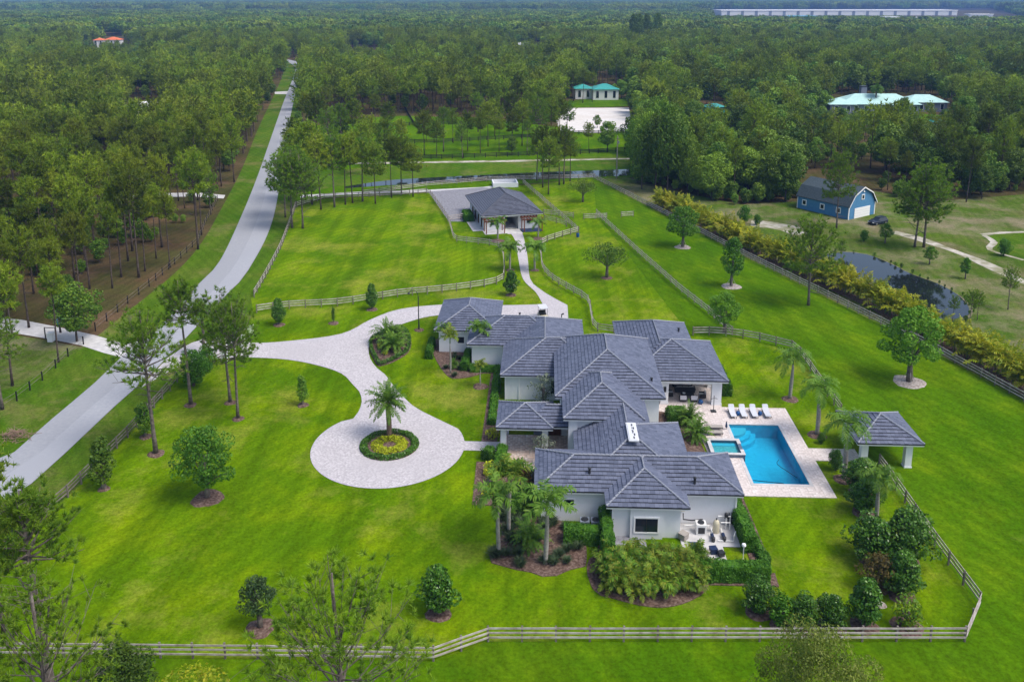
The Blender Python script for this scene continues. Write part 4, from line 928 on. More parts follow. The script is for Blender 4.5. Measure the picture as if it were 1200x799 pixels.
small = palm_kind(2.2, 1.7, 14, 1.2, .0, 1.3, seed=6, ll=.45, lw=.06, plume=.3, shaft=.3, r0=.1, r1=.07)
sabal = palm_kind(7.5, 1.9, 30, 1.3, -.6, 1.4, seed=7, ll=.6, lw=.07, plume=.8, shaft=0, r0=.2, r1=.16, tm='bark')
def palm(kind, label, x, y, ty=None, h=None, ring=None, cat='palm', wide=1.0, rz=None):
    p = G(x, y); h = h or height_to(p, ty)
    if ring: mulch(p, ring)
    return plant(kind, 'palm_tree', label, cat, p, h, rz, None, wide)
palm(date, 'date palm in the planted island of the turning court', 456, 513, h=4.3, rz=.4)
palm(royal, 'farthest royal palm on the pool lawn by the curved fence', 926, 468, 427, ring=1.0)
palm(royal, 'middle royal palm beside the terrace edge in a bark ring', 957, 510, 463, ring=1.05)
palm(royal, 'royal palm between the terrace path and the pavilion', 988, 562, 507, ring=1.0)
palm(royal, 'drooping royal palm in front of the dark pavilion magnolias', 1026, 612, 567, ring=None)
palm(fox, 'foxtail palm nearest the lawn in the front bed', 584, 650, 590, wide=1.05)
palm(fox2, 'yellow green foxtail palm at the back of the front bed', 597, 625, 566)
palm(fox, 'feathery foxtail palm before the white wing wall', 640, 661, 598, wide=1.15)
palm(fox, 'foxtail palm against the corner of the guest wing', 519, 412, 388)
palm(fox2, 'slim foxtail palm at the tip of the guest wing bed', 528, 438, 402, wide=.75)
palm(fox, 'foxtail palm between the two guest wing walls', 562, 424, 390)
palm(fox2, 'short double stemmed palm in a bark ring beside the guest wing bed', 563, 453, 432, ring=1.0)
palm(small, 'small potted sized palm beneath the porch pergola of the stable', 583, 281, 263)
palm(small, 'small palm in the bed before the stable mat', 631, 279, 263)
palm(small, 'slim young palm on the grass west of the stable path', 598, 317, 294)
palm(small, 'slim young palm on the grass east of the stable path', 627, 317, 294)
for x, y in ((583,282.5), (631,280)): mulch(G(x, y), 1.4)
for x, y in ((598,317), (627,317)): mulch(G(x, y), .8)
palm(bushd, 'low date palm at the back of the driveway island bed', 455, 402, h=1.1, wide=1.1)
palm(bushd, 'low date palm at the front of the driveway island bed', 461, 412, h=1.0)
palm(bushd, 'low spreading date palm at the lawn side of the driveway island bed', 466, 403, h=.9)
palm(bushd, 'low cycad like palm under the guest wing foxtails', 532, 432, h=.5, wide=.7)
palm(bushd, 'wide grey green low palm in the middle of the front bed', 621, 640, h=.8, wide=1.1)
palm(bushd, 'dark low palm beside the water garden wall', 612, 600, h=.7, wide=.9)
p_ = HW(-.7, 19.6); plant(bushd, 'palm_tree', 'bronze fronded palm in the terrace bed beside the house', 'palm', p_, .9, 0, None, .9)
p_ = HW(-.4, 16.4); plant(bushd, 'palm_tree', 'bushy low palm between the house roof and the spa', 'palm', p_, .8, 1, None, 1.1)
palm(sabal, 'cabbage palm at the road gate behind the driveway pines', 240, 417, h=6.5, wide=1.1)
# areca clumps
def areca_kind(n, L, sp, fm, seed, droop=.9):
    rs = np.random.RandomState(seed); os_ = rs.normal(size=(n, 2))*sp
    V, Q, T = fronds(lambda i: (os_[i, 0], os_[i, 1], .3+1.5*rs.rand()), n, L, 1.45, .55, droop, nl=14, ll=.66, lw=.085, seed=seed, plume=.35)
    st2 = MB()
    for i in range(0, n, 4): st2.tube([(os_[i,0], os_[i,1], 0), (os_[i,0]*1.1, os_[i,1]*1.1, 1.7)], [.06, .045], 5)
    return Kind([('stems', mesh_of(st2, 'stems', M['shaft'])), ('crown', mesh_mixed('crown', V, Q, T, M[fm]))], 4.0)
AR = [areca_kind(30, 3.0, .5, 'areca', 70+i) for i in range(4)]
AF = [areca_kind(30, 2.5, .4, 'areca2', 80+i, 1.5) for i in range(3)]
hl = spline(gp([(766,239), (800,254), (840,274), (884,296), (930,315), (969,332), (1036,364.5), (1104,402), (1172,439), (1250,484), (1310,518)]), 1.0)
acc, k = 0, 0
for i in range(1, len(hl)):
    acc += (hl[i]-hl[i-1]).length
    if acc > 1.2:
        acc = 0; k += 1; q = hl[i]+Vector((rnd.uniform(-.3,.3), rnd.uniform(-.35,.35), 0))
        plant(AR[k % 4], 'areca_palm', 'yellow green areca palm clump in the long hedge above the pond', 'palm', q, rnd.uniform(3.9, 4.7), None, 'areca palms of the boundary hedge')
strip('hedge_bed', [(766,240), (800,255), (884,297), (969,333.5), (1036,366), (1104,404), (1172,441), (1310,520)], 3.0, .08, M['mulch'])
fb = gp([(703,676), (740,690), (775,700), (800,697), (822,686), (826,668), (790,660), (750,655), (712,655)])
bed(gp([(694,690), (720,702), (765,712), (800,708), (828,692), (832,672), (826,654), (700,650)]), z=.09)
for k in range(24):
    x = 716+(k % 8)*14+rnd.uniform(-4, 4); y = 668+(k//8)*13+rnd.uniform(-3, 3)-abs(x-768)*.06
    plant(AF[k % 3], 'areca_palm', 'arching green and gold areca palm packed in the bed under the bay window', 'palm', G(x, y), rnd.uniform(2.5, 3.2), None, 'areca palms under the bay window')

# ------------------------------------------------------------------ clipped hedges
def hedge(label, a, b, w, h, name='hedge', fm='hedge', ls=.09, dens=170, round_=.25):
    a, b = Vector(a), Vector(b); L = (b-a).length; d = (b-a)/L; nn = Vector((-d.y, d.x, 0))
    t = thing(name, label, 'hedge', a)
    n = int(dens*(2*L*h+2*w*h+L*w)); u = NR.rand(n)*L; side = NR.rand(n); tot = 2*h+w
    s = NR.rand(n)*tot; y = np.where(s < h, -w/2, np.where(s < h+w, s-h-w/2, w/2)); z = np.where(s < h, s, np.where(s < h+w, h, tot-s))
    ends = NR.rand(n) < (2*w*h)/(2*L*h+2*w*h+L*w)
    u = np.where(ends, np.where(NR.rand(n) < .5, 0, L), u); y = np.where(ends, (NR.rand(n)-.5)*w, y); z = np.where(ends, NR.rand(n)*h, z)
    rr_ = round_; dz = np.clip((z-(h-rr_))/rr_, 0, 1); y = y*(1-.22*dz**2)
    bump = .05*np.sin(u*3.1+z*2)+.05*np.sin(u*1.3+1)+.05*NR.normal(size=n)
    ny = np.sign(y)*(np.abs(y) > w/2*.75); nz = (z > h*.96)*1.0+.3
    y = y+ny*bump; z = z+nz*bump*.8
    P = np.stack([d.x*u+nn.x*y, d.y*u+nn.y*y, z], 1); Nn = np.stack([nn.x*ny, nn.y*ny, nz], 1)+.01
    V, F = leaves(P, Nn, ls, .6); lv = link('leaves', pmesh('leaves', V, F, M[fm]), t)
    m_ = MB(); q = lambda uu, yy, zz: tuple(d*uu+nn*yy)[:2]+(zz,)
    iw = w/2-.06
    m_.add([q(.06,-iw,0), q(L-.06,-iw,0), q(L-.06,iw,0), q(.06,iw,0), q(.06,-iw*.85,h-.06), q(L-.06,-iw*.85,h-.06), q(L-.06,iw*.85,h-.06), q(.06,iw*.85,h-.06)], [(3,2,1,0),(4,5,6,7),(0,1,5,4),(1,2,6,5),(2,3,7,6),(3,0,4,7)])
    m_.build('inner_growth', M['hedge'], t); return t
hedge('tall narrow clipped hedge standing between the front bed and the side court', HW(-11.6,-5.6), HW(-11.5,.0), 1.0, 2.2)
hedge('rounded end block of the tall clipped hedge by the areca bed', HW(-11.3,-8.4), HW(-11.25,-5.7), 1.7, 1.9)
hedge('clipped hedge hiding the air conditioners along the white wing wall', HW(-15.3,-2.2), HW(-12.2,-2.3), 1.3, 1.5)
hedge('long low clipped hedge closing the pool equipment yard', HW(-4.0,-6.9), HW(1.6,-6.9), 1.2, 1.6)
hedge('tall clipped hedge at the outer side of the pool equipment yard', HW(.9,-3.4), HW(.75,.9), .95, 1.8)
hedge('low dark hedge strip under the wing end wall', HW(1.75,-4.0), HW(1.35,5.0), .7, .7, ls=.08)
hedge('round clipped hedge knob at the yard corner', HW(1.0,-5.7), HW(1.9,-5.6), 1.0, 1.6)
hedge('tall clipped hedge beside the entry court', HW(-21.6,8.2), HW(-21.55,11.8), 1.1, 1.6)
hedge('dark clipped bush beside the entry walk', HW(-23.2,10.9), HW(-22.7,11.9), 1.1, 1.3, fm='magnolia')
hedge('dark clipped bush at the edge of the water garden', HW(-19.9,8.3), HW(-19.8,9.4), 1.0, 1.1, fm='magnolia')
hedge('long low hedge along the bedroom wing lawn edge', HW(-23.1,18.6), HW(-23.2,33.0), .8, .8)
hedge('dark rounded hedge at the foot of the bedroom wall', HW(-21.7,19.6), HW(-19.6,19.6), 1.1, 1.0, fm='magnolia')
hedge('dark hedge strip behind the porch', HW(-22.0,18.3), HW(-18.0,18.4), .8, .9, fm='magnolia')
hedge('hedge along the front of the guest wing link wall', HW(-26.8,33.0), HW(-23.0,33.0), .9, .9)
hedge('taller hedge block in the guest wing corner', HW(-27.6,32.9), HW(-27.4,37.6), .9, 1.3)
hedge('hedge along the side of the guest wing', HW(-32.7,36.5), HW(-32.9,41.5), .8, 1.2)
hedge('dark shrub hedge on the far side of the covered patio', HW(5.0,27), HW(5.0,33), 1.2, 1.6, fm='magnolia')
hedge('dark planting between the house wall and the terrace', HW(-1.9,19.4), HW(-2.0,22.0), 2.2, 1.3, fm='magnolia')
hedge('clipped green hedge round the far side of the stable', st(6.2,17.5), st(3.0,22.0), 1.4, 1.9)
hedge('green bush bed at the gravel side of the stable', st(-7.6,8.5), st(-7.4,13.5), 2.0, 1.6, fm='hedge')
hedge('small dark bush row at the back corner of the stable', st(-5,19.6), st(-1,19.8), 1.4, 1.5, fm='magnolia')
# round island of the turning court
ci = HW(CX+.1, CYD+.1)
def ringleaves(name, label, r0, r1, h, fm, n, ls, cat='plants', tuftz=.0):
    t = thing(name, label, cat, ci); a = NR.rand(n)*2*pi; r = np.sqrt(r0*r0+(r1*r1-r0*r0)*NR.rand(n))
    q = np.clip(1-np.abs((r-(r0+r1)/2)/((r1-r0)/2))**3, 0, 1); z = h*(.35+.65*q)*(1-.4*NR.rand(n)**2)+.05*np.sin(9*a)
    V, F = leaves(np.stack([r*np.cos(a), r*np.sin(a), z], 1), np.stack([np.cos(a)*.3, np.sin(a)*.3, np.ones(n)], 1), ls, .8)
    link('leaves', pmesh('leaves', V, F, M[fm]), t); return t
sheet('mulch_bed', [[ci+Vector((3.15*cos(2*pi*i/40), 3.15*sin(2*pi*i/40), 0)) for i in range(40)]], .12, M['mulch'], 'stuff', .05)
ringleaves('ring_hedge', 'low dark green ring hedge round the turning court island', 2.35, 3.2, .5, 'magnolia', 5200, .09, 'hedge')
t_ = ringleaves('yellow_planting', 'bright yellow green planting filling the turning court island', .7, 2.0, .45, 'yellow', 2600, .10)
# planted beds
bi = gp([(433,400), (440,394), (452,388), (470,384), (480,392), (482,404), (478,414), (466,422), (455,427), (444,430), (437,420), (433,410)])
bed(bi)
t_ = thing('ring_hedge', 'low dark hedge edging the kidney shaped driveway island bed', 'hedge', (0,0,0))
bp = spline(bi, .05, True); n = len(bp); cb_ = sum(bp, Vector())/n
sel = NR.randint(0, n, 6000); P_ = np.array([tuple(bp[i]) for i in sel]); P_ = P_+(np.array(tuple(cb_))-P_)*(.02+.14*NR.rand(6000, 1)); P_[:, 2] = .12+.5*NR.rand(6000)**.6
V, F = leaves(P_, np.tile([0., 0, 1], (6000, 1)), .09, .9); link('leaves', pmesh('leaves', V, F, M['magnolia']), t_)
def scatter(name, label, poly, n, kinds, hr, cat, group=None, plab=None, z=.08, wide=1.0):
    xs = [p.x for p in poly]; ys = [p.y for p in poly]; c = 0; tries = 0
    while c < n and tries < 4000:
        tries += 1; x, y = rnd.uniform(min(xs), max(xs)), rnd.uniform(min(ys), max(ys))
        if inside(x, y, poly):
            plant(rnd.choice(kinds), name, label, cat, Vector((x, y, z)), rnd.uniform(*hr), None, group, wide); c += 1
def tuft_kind(fm, seed, n=170, h=.9, r=.3, w=.03):
    rs = np.random.RandomState(seed); a = rs.rand(n)*6.28; o = np.stack([np.cos(a), np.sin(a), 0*a], 1)*(r*.3*rs.rand(n, 1)); d = np.stack([np.cos(a)*.55, np.sin(a)*.55, np.ones(n)], 1)+.25*rs.normal(size=(n, 3))
    L = h*(.6+.5*rs.rand(n, 1)); sd = np.stack([-np.sin(a), np.cos(a), 0*a], 1)*w
    m1 = o+unit(d)*L*.6; tip = o+unit(d)*L*.9+np.stack([np.cos(a)*.3, np.sin(a)*.3, -.05+0*a], 1)*L
    V = np.stack([o-sd, o+sd, m1+sd, m1-sd, tip], 1).reshape(-1, 3); b = np.arange(n)[:, None]*5
    return Kind([('blades', mesh_mixed('blades', V, np.hstack([b, b+1, b+2, b+3]), np.hstack([b+3, b+2, b+4]), M[fm]))], 1.0)
TK = [tuft_kind('tuft', i) for i in range(3)]
fbed = gp([(577,590), (583,575), (600,566), (628,575), (640,600), (660,612), (684,630), (686,664), (668,668), (652,675), (636,676), (622,671), (605,668), (590,664), (576,660), (573,650), (582,640), (588,620)])
bed(fbed)
fin = [cb2+(p-cb2)*.9 for cb2 in [sum(fbed, Vector())/len(fbed)] for p in fbed]
scatter('ornamental_grass', 'grey green ornamental grass tuft in the curved front bed', fin, 58, TK, (.75, 1.15), 'grass tuft', 'ornamental grasses in the front bed')
gb = gp([(508,400), (520,396), (536,398), (556,402), (575,412), (585,420), (586,436), (566,438), (552,442), (530,444), (520,436), (512,424), (507,412)])
bed(gb)
scatter('ornamental_grass', 'dull green grass tuft in the guest wing bed', [p for p in gb], 26, TK, (.6, .95), 'grass tuft', 'grass tufts in the guest wing bed')
bed([HW(-24.0,3.0), HW(-24.2,10.8), HW(-21,10.6), HW(-19,9.2), HW(-18.2,6), HW(-18.6,2.8)], sp=False)
bed([HW(-24.0,15.0), HW(-24.1,34.5), HW(-22.7,34.5), HW(-22.5,19.2), HW(-18.2,19.2), HW(-18,17.9), HW(-22.2,17.7), HW(-22.3,15.0)], sp=False)
bed([HW(.7,-4.3), HW(.6,6.4), HW(2.2,5.4), HW(2.4,-4.5)], sp=False, z=.095)
bed([HW(-4.8,-7.7), HW(2.3,-7.7), HW(2.4,-6.0), HW(-4.8,-6.0)], sp=False, z=.1)
bed([HW(-3.0,13.8), HW(.1,13.4), HW(-.5,20.4), HW(-2.3,22.3), HW(-4.5,23), HW(-4.5,16)], sp=False, z=.11)
bed([HW(-12.4,-8.9), HW(-10.3,-8.9), HW(-10.3,-5.5), HW(-10.9,-5.5), HW(-10.9,.6), HW(-12.2,.6), HW(-12.4,-5.5)], sp=False, z=.1)
sheet('side_court', [[HW(-11.2,-3.6), HW(-8.0,-3.6), HW(-8,-1.2), HW(-10.8,-1.2), HW(-10.8,.9), HW(-11.2,.9)]], .07, M['gravel'])
yk = broad_kind('yellow', 'bark', H=1.2, cb=.02, R=.7, nl=8, lpl=50, ls=.11, seed=64, lobe=.6)
pk = broad_kind('purple', 'bark', H=1.0, cb=.02, R=.7, nl=8, lpl=55, ls=.10, seed=65, lobe=.6)
tk = broad_kind('ti', 'bark', H=1.2, cb=.02, R=.5, nl=7, lpl=26, ls=.16, seed=66, lobe=.6)
plant(yk, 'croton_shrub', 'yellow leaved shrub at the lawn edge below the entry walk', 'shrub', HW(-22.7, 8.6), 1.2)
plant(yk, 'croton_shrub', 'second yellow leaved shrub next to the clipped entry hedge', 'shrub', HW(-22.5, 7.4), 1.0)
plant(pk, 'purple_shrub', 'purple leaved shrub in the entry bed', 'shrub', HW(-22.4, 5.9), 1.0)
plant(yk, 'croton_shrub', 'low yellow shrub below the purple bush', 'shrub', HW(-22.5, 4.7), .9)
plant(yk, 'croton_shrub', 'yellow shrub behind the near porch column', 'shrub', HW(-22.8, 15.8), 1.1)
plant(tk, 'cordyline_plant', 'red flecked leafy plant in the water garden', 'plant', HW(-18.9, 7.6), 1.2)
plant(tk, 'cordyline_plant', 'red and green leafy plant by the wing wall corner', 'plant', HW(-18.7, 6.3), 1.0)
plant(dk, 'shrub', 'dark leafy shrub under the wing eave in the front bed', 'shrub', HW(-18.7, 3.6), 2.0)
plant(dk, 'shrub', 'dark broad shrub behind the yellow foxtail palm', 'shrub', HW(-19.6, 1.8), 2.2)
sheet('water_garden', [[HW(-19.4,5.6), HW(-18.0,5.6), HW(-18.0,9.5), HW(-19.4,9.5)]], .12, M['pond'])
for k in range(14):
    a = rnd.uniform(0, 6.28); p_ = cb_+Vector((cos(a)*rnd.uniform(.5,1.6), sin(a)*rnd.uniform(1,3.4), .08)); 
    plant(rnd.choice((yk, tk, TK[0])), 'bedding_plant', 'small mixed bedding plant among the low island palms', 'plant', p_, rnd.uniform(.5,.9), None, 'bedding plants in the driveway island')
# ------------------------------------------------------------------ terrace furniture
def lounger(label, p, rz, group, fm='lightgrey'):
    t = thing('sun_lounger', label, 'sun lounger', p, rz, group)
    m_ = MB(); m_.box((0,-.35,.34), (.66,1.35,.06)); m_.build('seat', M[fm], t)
    R_ = Matrix.Rotation(radians(38), 3, 'X')
    m_ = MB(); m_.box((0,.62,.60), (.66,.82,.06), M=R_); m_.build('backrest', M[fm], t)
    m_ = MB()
    for sx in (-.34, .34): m_.box((sx,0,.29), (.05,2.0,.05))
    m_.build('frame', M['dark'], t)
    for sx in (-.31, .31):
        for sy in (-.9, .75):
            m_ = MB(); m_.box((sx, sy, .135), (.05,.05,.27)); m_.build('leg', M['dark'], t)
    m_ = MB(); m_.box((0,.86,.83), (.5,.22,.07), M=R_); m_.build('pillow', M[fm], t)
    return t
dz_ = .10
for px, lb in ((858, 'grey lounger nearest the patio column in the row of four'), (870.5, 'grey lounger between the two blue stools, beside the first stool'), (883, 'grey lounger between the two blue stools, beside the second stool'), (898, 'grey lounger at the open end of the row of four')):
    p = G(px, 486, dz_); lounger(lb, p, -TH, 'loungers along the back of the pool')
for py, lb in ((502.5, 'farther of the two taupe loungers by the spa'), (509, 'nearer of the two taupe loungers by the spa')):
    p = G(836, py, dz_); lounger(lb, p, pi/2-TH, 'loungers by the spa', 'tan')
for px, py, lb in ((864.5, 486.5, 'blue ceramic stool between the first two grey loungers'), (890.5, 486.5, 'blue ceramic stool between the last two grey loungers')):
    t = thing('garden_stool', lb, 'stool', G(px, py, dz_)); m_ = MB(); m_.lathe((0,0,0), [(.17,0),(.25,.16),(.25,.32),(.18,.46),(.16,.48)], 14); m_.build('body', M['blue'], t, True)
t = thing('garden_stool', 'blue ceramic stool on the covered patio by the armchairs', 'stool', G(821, 473, dz_)); m_ = MB(); m_.lathe((0,0,0), [(.2,0),(.3,.18),(.3,.36),(.2,.5),(.18,.52)], 14); m_.build('body', M['blue'], t, True)
t = thing('closed_umbrella', 'furled dark parasol standing in front of the patio column', 'parasol', G(853.5, 481, dz_)) if False else thing('outdoor_stand', 'thin black stand with cross arm in front of the patio column', 'stand', G(836, 482, dz_))
m_ = MB(); m_.tube([(0,0,0),(0,0,2.0)], .04, 8); m_.build('pole', M['dark'], t); m_ = MB(); m_.box((0,0,.05), (.6,.6,.1)); m_.build('base', M['dark'], t); m_ = MB(); m_.tube([(-.4,0,1.55),(0,0,1.7),(.4,0,1.6)], .03, 6); m_.build('arm', M['dark'], t)
t = thing('furled_parasol', 'small furled dark parasol at the pool corner by the steps', 'parasol', G(851, 503, dz_)); m_ = MB(); m_.tube([(0,0,0),(0,0,.9)], .03, 6); m_.build('pole', M['dark'], t); m_ = MB(); m_.lathe((0,0,.25), [(.08,0),(.14,.1),(.05,.7)], 8); m_.build('canopy', M['navy'], t)
# covered patio seating
def sofa(label, p, rz, L=2.4, seats=3):
    t = thing('outdoor_sofa', label, 'sofa', p, rz)
    m_ = MB(); m_.span((-L/2,-.42,.08),(L/2,.42,.32)); m_.build('frame', M['dark'], t)
    m_ = MB(); m_.span((-L/2,.34,.32),(L/2,.44,.78)); m_.build('backrest', M['dark'], t)
    for sx in (-1, 1): m_ = MB(); m_.span((sx*L/2-.06,-.42,.32),(sx*L/2+.06,.42,.62)); m_.build('armrest', M['dark'], t)
    for i in range(seats):
        a = -L/2+.1+i*(L-.2)/seats; b = a+(L-.2)/seats-.04
        m_ = MB(); m_.span((a,-.4,.33),(b,.2,.47)); m_.build('seat_cushion', M['grey'], t)
        m_ = MB(); m_.span((a+.02,.2,.47),(b-.02,.33,.85)); m_.build('back_cushion', M['grey'], t)
    return t
def armchair(label, p, rz, group): 
    t = thing('armchair', label, 'armchair', p, rz, group)
    m_ = MB(); m_.span((-.38,-.38,.1),(.38,.38,.34)); m_.build('frame', M['dark'], t); m_ = MB(); m_.span((-.3,-.36,.345),(.3,.22,.48)); m_.build('seat_cushion', M['lightgrey'], t)
    m_ = MB(); m_.span((-.38,.28,.34),(.38,.38,.85)); m_.build('backrest', M['lightgrey'], t)
    for sx in (-.4, .4): m_ = MB(); m_.span((sx-.05,-.36,.3),(sx+.05,.36,.6)); m_.build('armrest', M['dark'], t)
patio = lambda x, y: HW(x, y, dz_)
sofa('long dark sofa with grey cushions on the covered patio', patio(.0, 29.6), -TH)
sofa('dark sofa with grey cushions facing the pool under the patio roof', patio(.1, 28.0), -TH+pi)
t = thing('coffee_table', 'low dark table between the patio sofa and armchairs', 'table', patio(.2, 26.6), -TH)
m_ = MB(); m_.span((-.8,-.4,.34),(.8,.4,.4)); m_.build('tabletop', M['dark'], t)
for sx in (-.7, .7):
    for sy in (-.32, .32): m_ = MB(); m_.box((sx,sy,.17),(.06,.06,.34)); m_.build('leg', M['dark'], t)
t = thing('serving_bowl', 'white bowl on the low dark patio table', 'bowl', patio(-.2, 26.6)+Vector((0,0,.4))); m_ = MB(); m_.lathe((0,0,0), [(.08,0),(.2,.1),(.19,.11),(.05,.02)], 12); m_.build('bowl', M['white'], t)
for x, lb in ((-.5, 'pale armchair near the patio entrance beside the other armchair'), (.8, 'pale armchair nearer the blue patio stool')): armchair(lb, patio(x, 25.5), -TH+pi, 'armchairs on the covered patio')
armchair('pale armchair tucked against the left patio column', patio(-1.9, 26.8), -TH+pi/2, 'armchairs on the covered patio')
armchair('dark armchair at the open side of the patio', patio(2.0, 26.5), -TH-pi/2, 'armchairs on the covered patio')
# ------------------------------------------------------------------ pool equipment yard
sheet('equipment_pad', [[HW(-4.9,-4.6), HW(-1.3,-4.6), HW(-1.3,-2.6), HW(.3,-2.6), HW(.3,.75), HW(-4.9,.75)]], .10, M['concrete'])
eq = lambda x, y, z=.1: HW(x, y, z)
t = thing('electrical_box', 'beige wall cabinet above the pool pipework', 'cabinet', eq(-4.5,.62,1.5), -TH); m_ = MB(); m_.span((-.3,-.14,0),(.3,.14,.8)); m_.build('body', M['cream'], t); m_ = MB(); m_.span((-.26,-.165,.04),(.26,-.142,.76)); m_.build('door', M['cream'], t)
t = thing('pool_heater', 'white boxed pool heater with dark top on the pad', 'heater', eq(-2.9,-.6), -TH); m_ = MB(); m_.span((-.45,-.4,0),(.45,.4,1.0)); m_.build('body', M['whitep'], t); m_ = MB(); m_.lathe((0,0,1.0), [(.3,0),(.3,.08),(.1,.1)], 14); m_.build('fan', M['dark'], t); m_ = MB(); m_.span((-.3,-.43,.15),(.3,-.402,.75)); m_.build('grille', M['dark'], t)
t = thing('pool_filter', 'tall cream pool filter tank beside the heater', 'filter', eq(-1.5,-.5), -TH); m_ = MB(); m_.lathe((0,0,0), [(.28,0),(.3,.1),(.3,.9),(.22,1.15),(.06,1.25)], 14); m_.build('tank', M['cream'], t, True); m_ = MB(); m_.lathe((0,0,1.25), [(.06,0),(.06,.18),(.02,.2)], 8); m_.build('valve', M['dark'], t)
for i, (x, y, lb) in enumerate(((-2.0,-1.6,'dark blue pool pump in front of the filter'), (-1.0,-1.5,'dark blue pool pump nearest the clipped hedge'))):
    t = thing('pool_pump', lb, 'pump', eq(x, y), -TH); m_ = MB(); m_.tube([(0,-.1,.22),(0,.45,.22)], .16, 10); m_.build('motor', M['navy'], t); m_ = MB(); m_.lathe((0,-.3,0), [(.15,0),(.17,.1),(.17,.4),(.12,.44)], 12); m_.build('strainer', M['dark'], t)
t = thing('chlorinator', 'black headed white post among the pool pipes', 'chlorinator', eq(-.5,.1), -TH); m_ = MB(); m_.tube([(0,0,0),(0,0,1.2)], .06, 8); m_.build('post', M['whitep'], t); m_ = MB(); m_.lathe((0,0,1.2), [(.16,0),(.2,.12),(.16,.34),(.05,.4)], 10); m_.build('head', M['dark'], t)
t = thing('pipe_manifold', 'white plumbing pipes looping round the pool equipment', 'pipes', eq(0,0,.1), -TH)
for pts in ([(-4.3,-.3,.1),(-4.3,-.3,.5),(-2.0,-.3,.5),(-2.0,-1.2,.5),(-2.0,-1.2,.1)], [(-1.0,-1.0,.2),(-1.0,-.2,.2),(-1.0,-.2,.8),(-.2,-.2,.8),(-.2,-.2,.1)], [(-.1,.3,.1),(-.1,.3,1.1),(-1.2,.3,1.1)], [(-1.6,-1.9,.1),(-.2,-1.9,.1),(-.2,-1.9,.6),(.1,-1.2,.6)]):
    m_ = MB(); m_.tube(pts, .055, 7); m_.build('pipe', M['whitep'], t)
m_ = MB(); m_.tube([(-4.4,.2,1.4),(-4.4,.0,.9),(-3.6,.1,.75),(-2.6,.2,.8)], .06, 7); m_.build('conduit', M['dark'], t)
t = thing('pipe_rack', 'dark wall mounted rack of pipes by the clipped hedge', 'rack', eq(.05,.6,.3), -TH); 
for i in range(4): m_ = MB(); m_.tube([(-.45+i*.26,0,0),(-.45+i*.26,0,1.1)], .05, 6); m_.build('pipe', M['dark'], t)
m_ = MB(); m_.span((-.6,-.05,.5),(.45,.05,.6)); m_.build('bracket', M['dark'], t)
for i, (x, y, w_, mt, lb) in enumerate(((-4.0,-3.6,.9,'navy','dark covered bin at the palm side of the equipment pad'), (-2.3,-3.5,.6,'navy','small dark crate beside the stacked equipment'), (-1.7,-3.9,.5,'dark','black tub at the pad corner'), (-3.1,-3.9,.6,'tan','taupe crate between the dark bins'), (-4.6,-1.6,.7,'tan','taupe storage box against the bay wall'))):
    t = thing('storage_bin', lb, 'bin', eq(x, y), -TH+.2*i); m_ = MB(); m_.add([(-w_*.45,-w_*.45,0),(w_*.45,-w_*.45,0),(w_*.45,w_*.45,0),(-w_*.45,w_*.45,0),(-w_*.5,-w_*.5,w_*.8),(w_*.5,-w_*.5,w_*.8),(w_*.5,w_*.5,w_*.8),(-w_*.5,w_*.5,w_*.8)], [(3,2,1,0),(4,5,6,7),(0,1,5,4),(1,2,6,5),(2,3,7,6),(3,0,4,7)]); m_.build('body', M[mt], t)
    m_ = MB(); m_.box((0,0,w_*.83),(w_*1.06,w_*1.06,w_*.06)); m_.build('lid', M[mt], t)
t = thing('yard_light', 'white post light on the clipped hedge corner', 'light', HW(.1,-4.3,0)); m_ = MB(); m_.tube([(0,0,0),(0,0,1.3)], .04, 6); m_.build('post', M['white'], t); m_ = MB(); m_.lathe((0,0,1.3), [(.1,0),(.2,.15),(.16,.3),(.03,.36)], 10); m_.build('lamp_head', M['white'], t)
for x, lb in ((-14.0, 'grey air conditioner nearer the tall hedge'), (-15.0, 'grey air conditioner farther from the tall hedge')):
    t = thing('air_conditioner', lb, 'air conditioner', HW(x+1.6, -.6, 0), -TH, 'air conditioners behind the hedge'); m_ = MB(); m_.span((-.42,-.42,0),(.42,.42,1.15)); m_.build('body', M['greywall'], t); m_ = MB(); m_.lathe((0,0,1.15), [(.33,0),(.33,.06),(.08,.08)], 14); m_.build('fan', M['dark'], t)
# ------------------------------------------------------------------ drive: lamp post, golf cart, gates, bins
t = thing('lamp_post', 'tall dark curved arm lamp post in a small bark ring by the driveway', 'lamp post', G(491, 387)); mulch(G(491, 387), .75)
m_ = MB(); m_.tube([(0,0,0),(0,0,.9)], .12, 8); m_.build('base', M['dark'], t); m_ = MB(); m_.tube([(0,0,.8),(0,0,5.2)], [.09,.065], 8); m_.build('pole', M['dark'], t)
m_ = MB(); m_.tube([(0,0,5.2),(-.1,0,5.75),(-.45,0,6.1),(-.95,0,6.15),(-1.3,0,5.9)], .05, 6); m_.build('arm', M['dark'], t); m_ = MB(); m_.lathe((-1.35,0,5.6), [(.22,0),(.18,.12),(.05,.28)], 10); m_.build('lamp_head', M['dark'], t)
gc = thing('golf_cart', 'golf cart with grey canopy parked on the paved pad behind the garage', 'golf cart', G(636, 373), .2)
m_ = MB(); m_.box((0,0,.42),(1.15,2.3,.28)); m_.box((0,-1.0,.62),(1.05,.45,.3)); m_.build('body', M['cream'], gc)
m_ = MB(); m_.box((0,.1,.72),(1.05,.5,.18)); m_.box((0,.38,1.0),(1.05,.12,.45)); m_.build('seat', M['dark'], gc)
m_ = MB(); m_.box((0,.05,1.88),(1.3,1.9,.08)); m_.build('canopy', M['lightgrey'], gc)
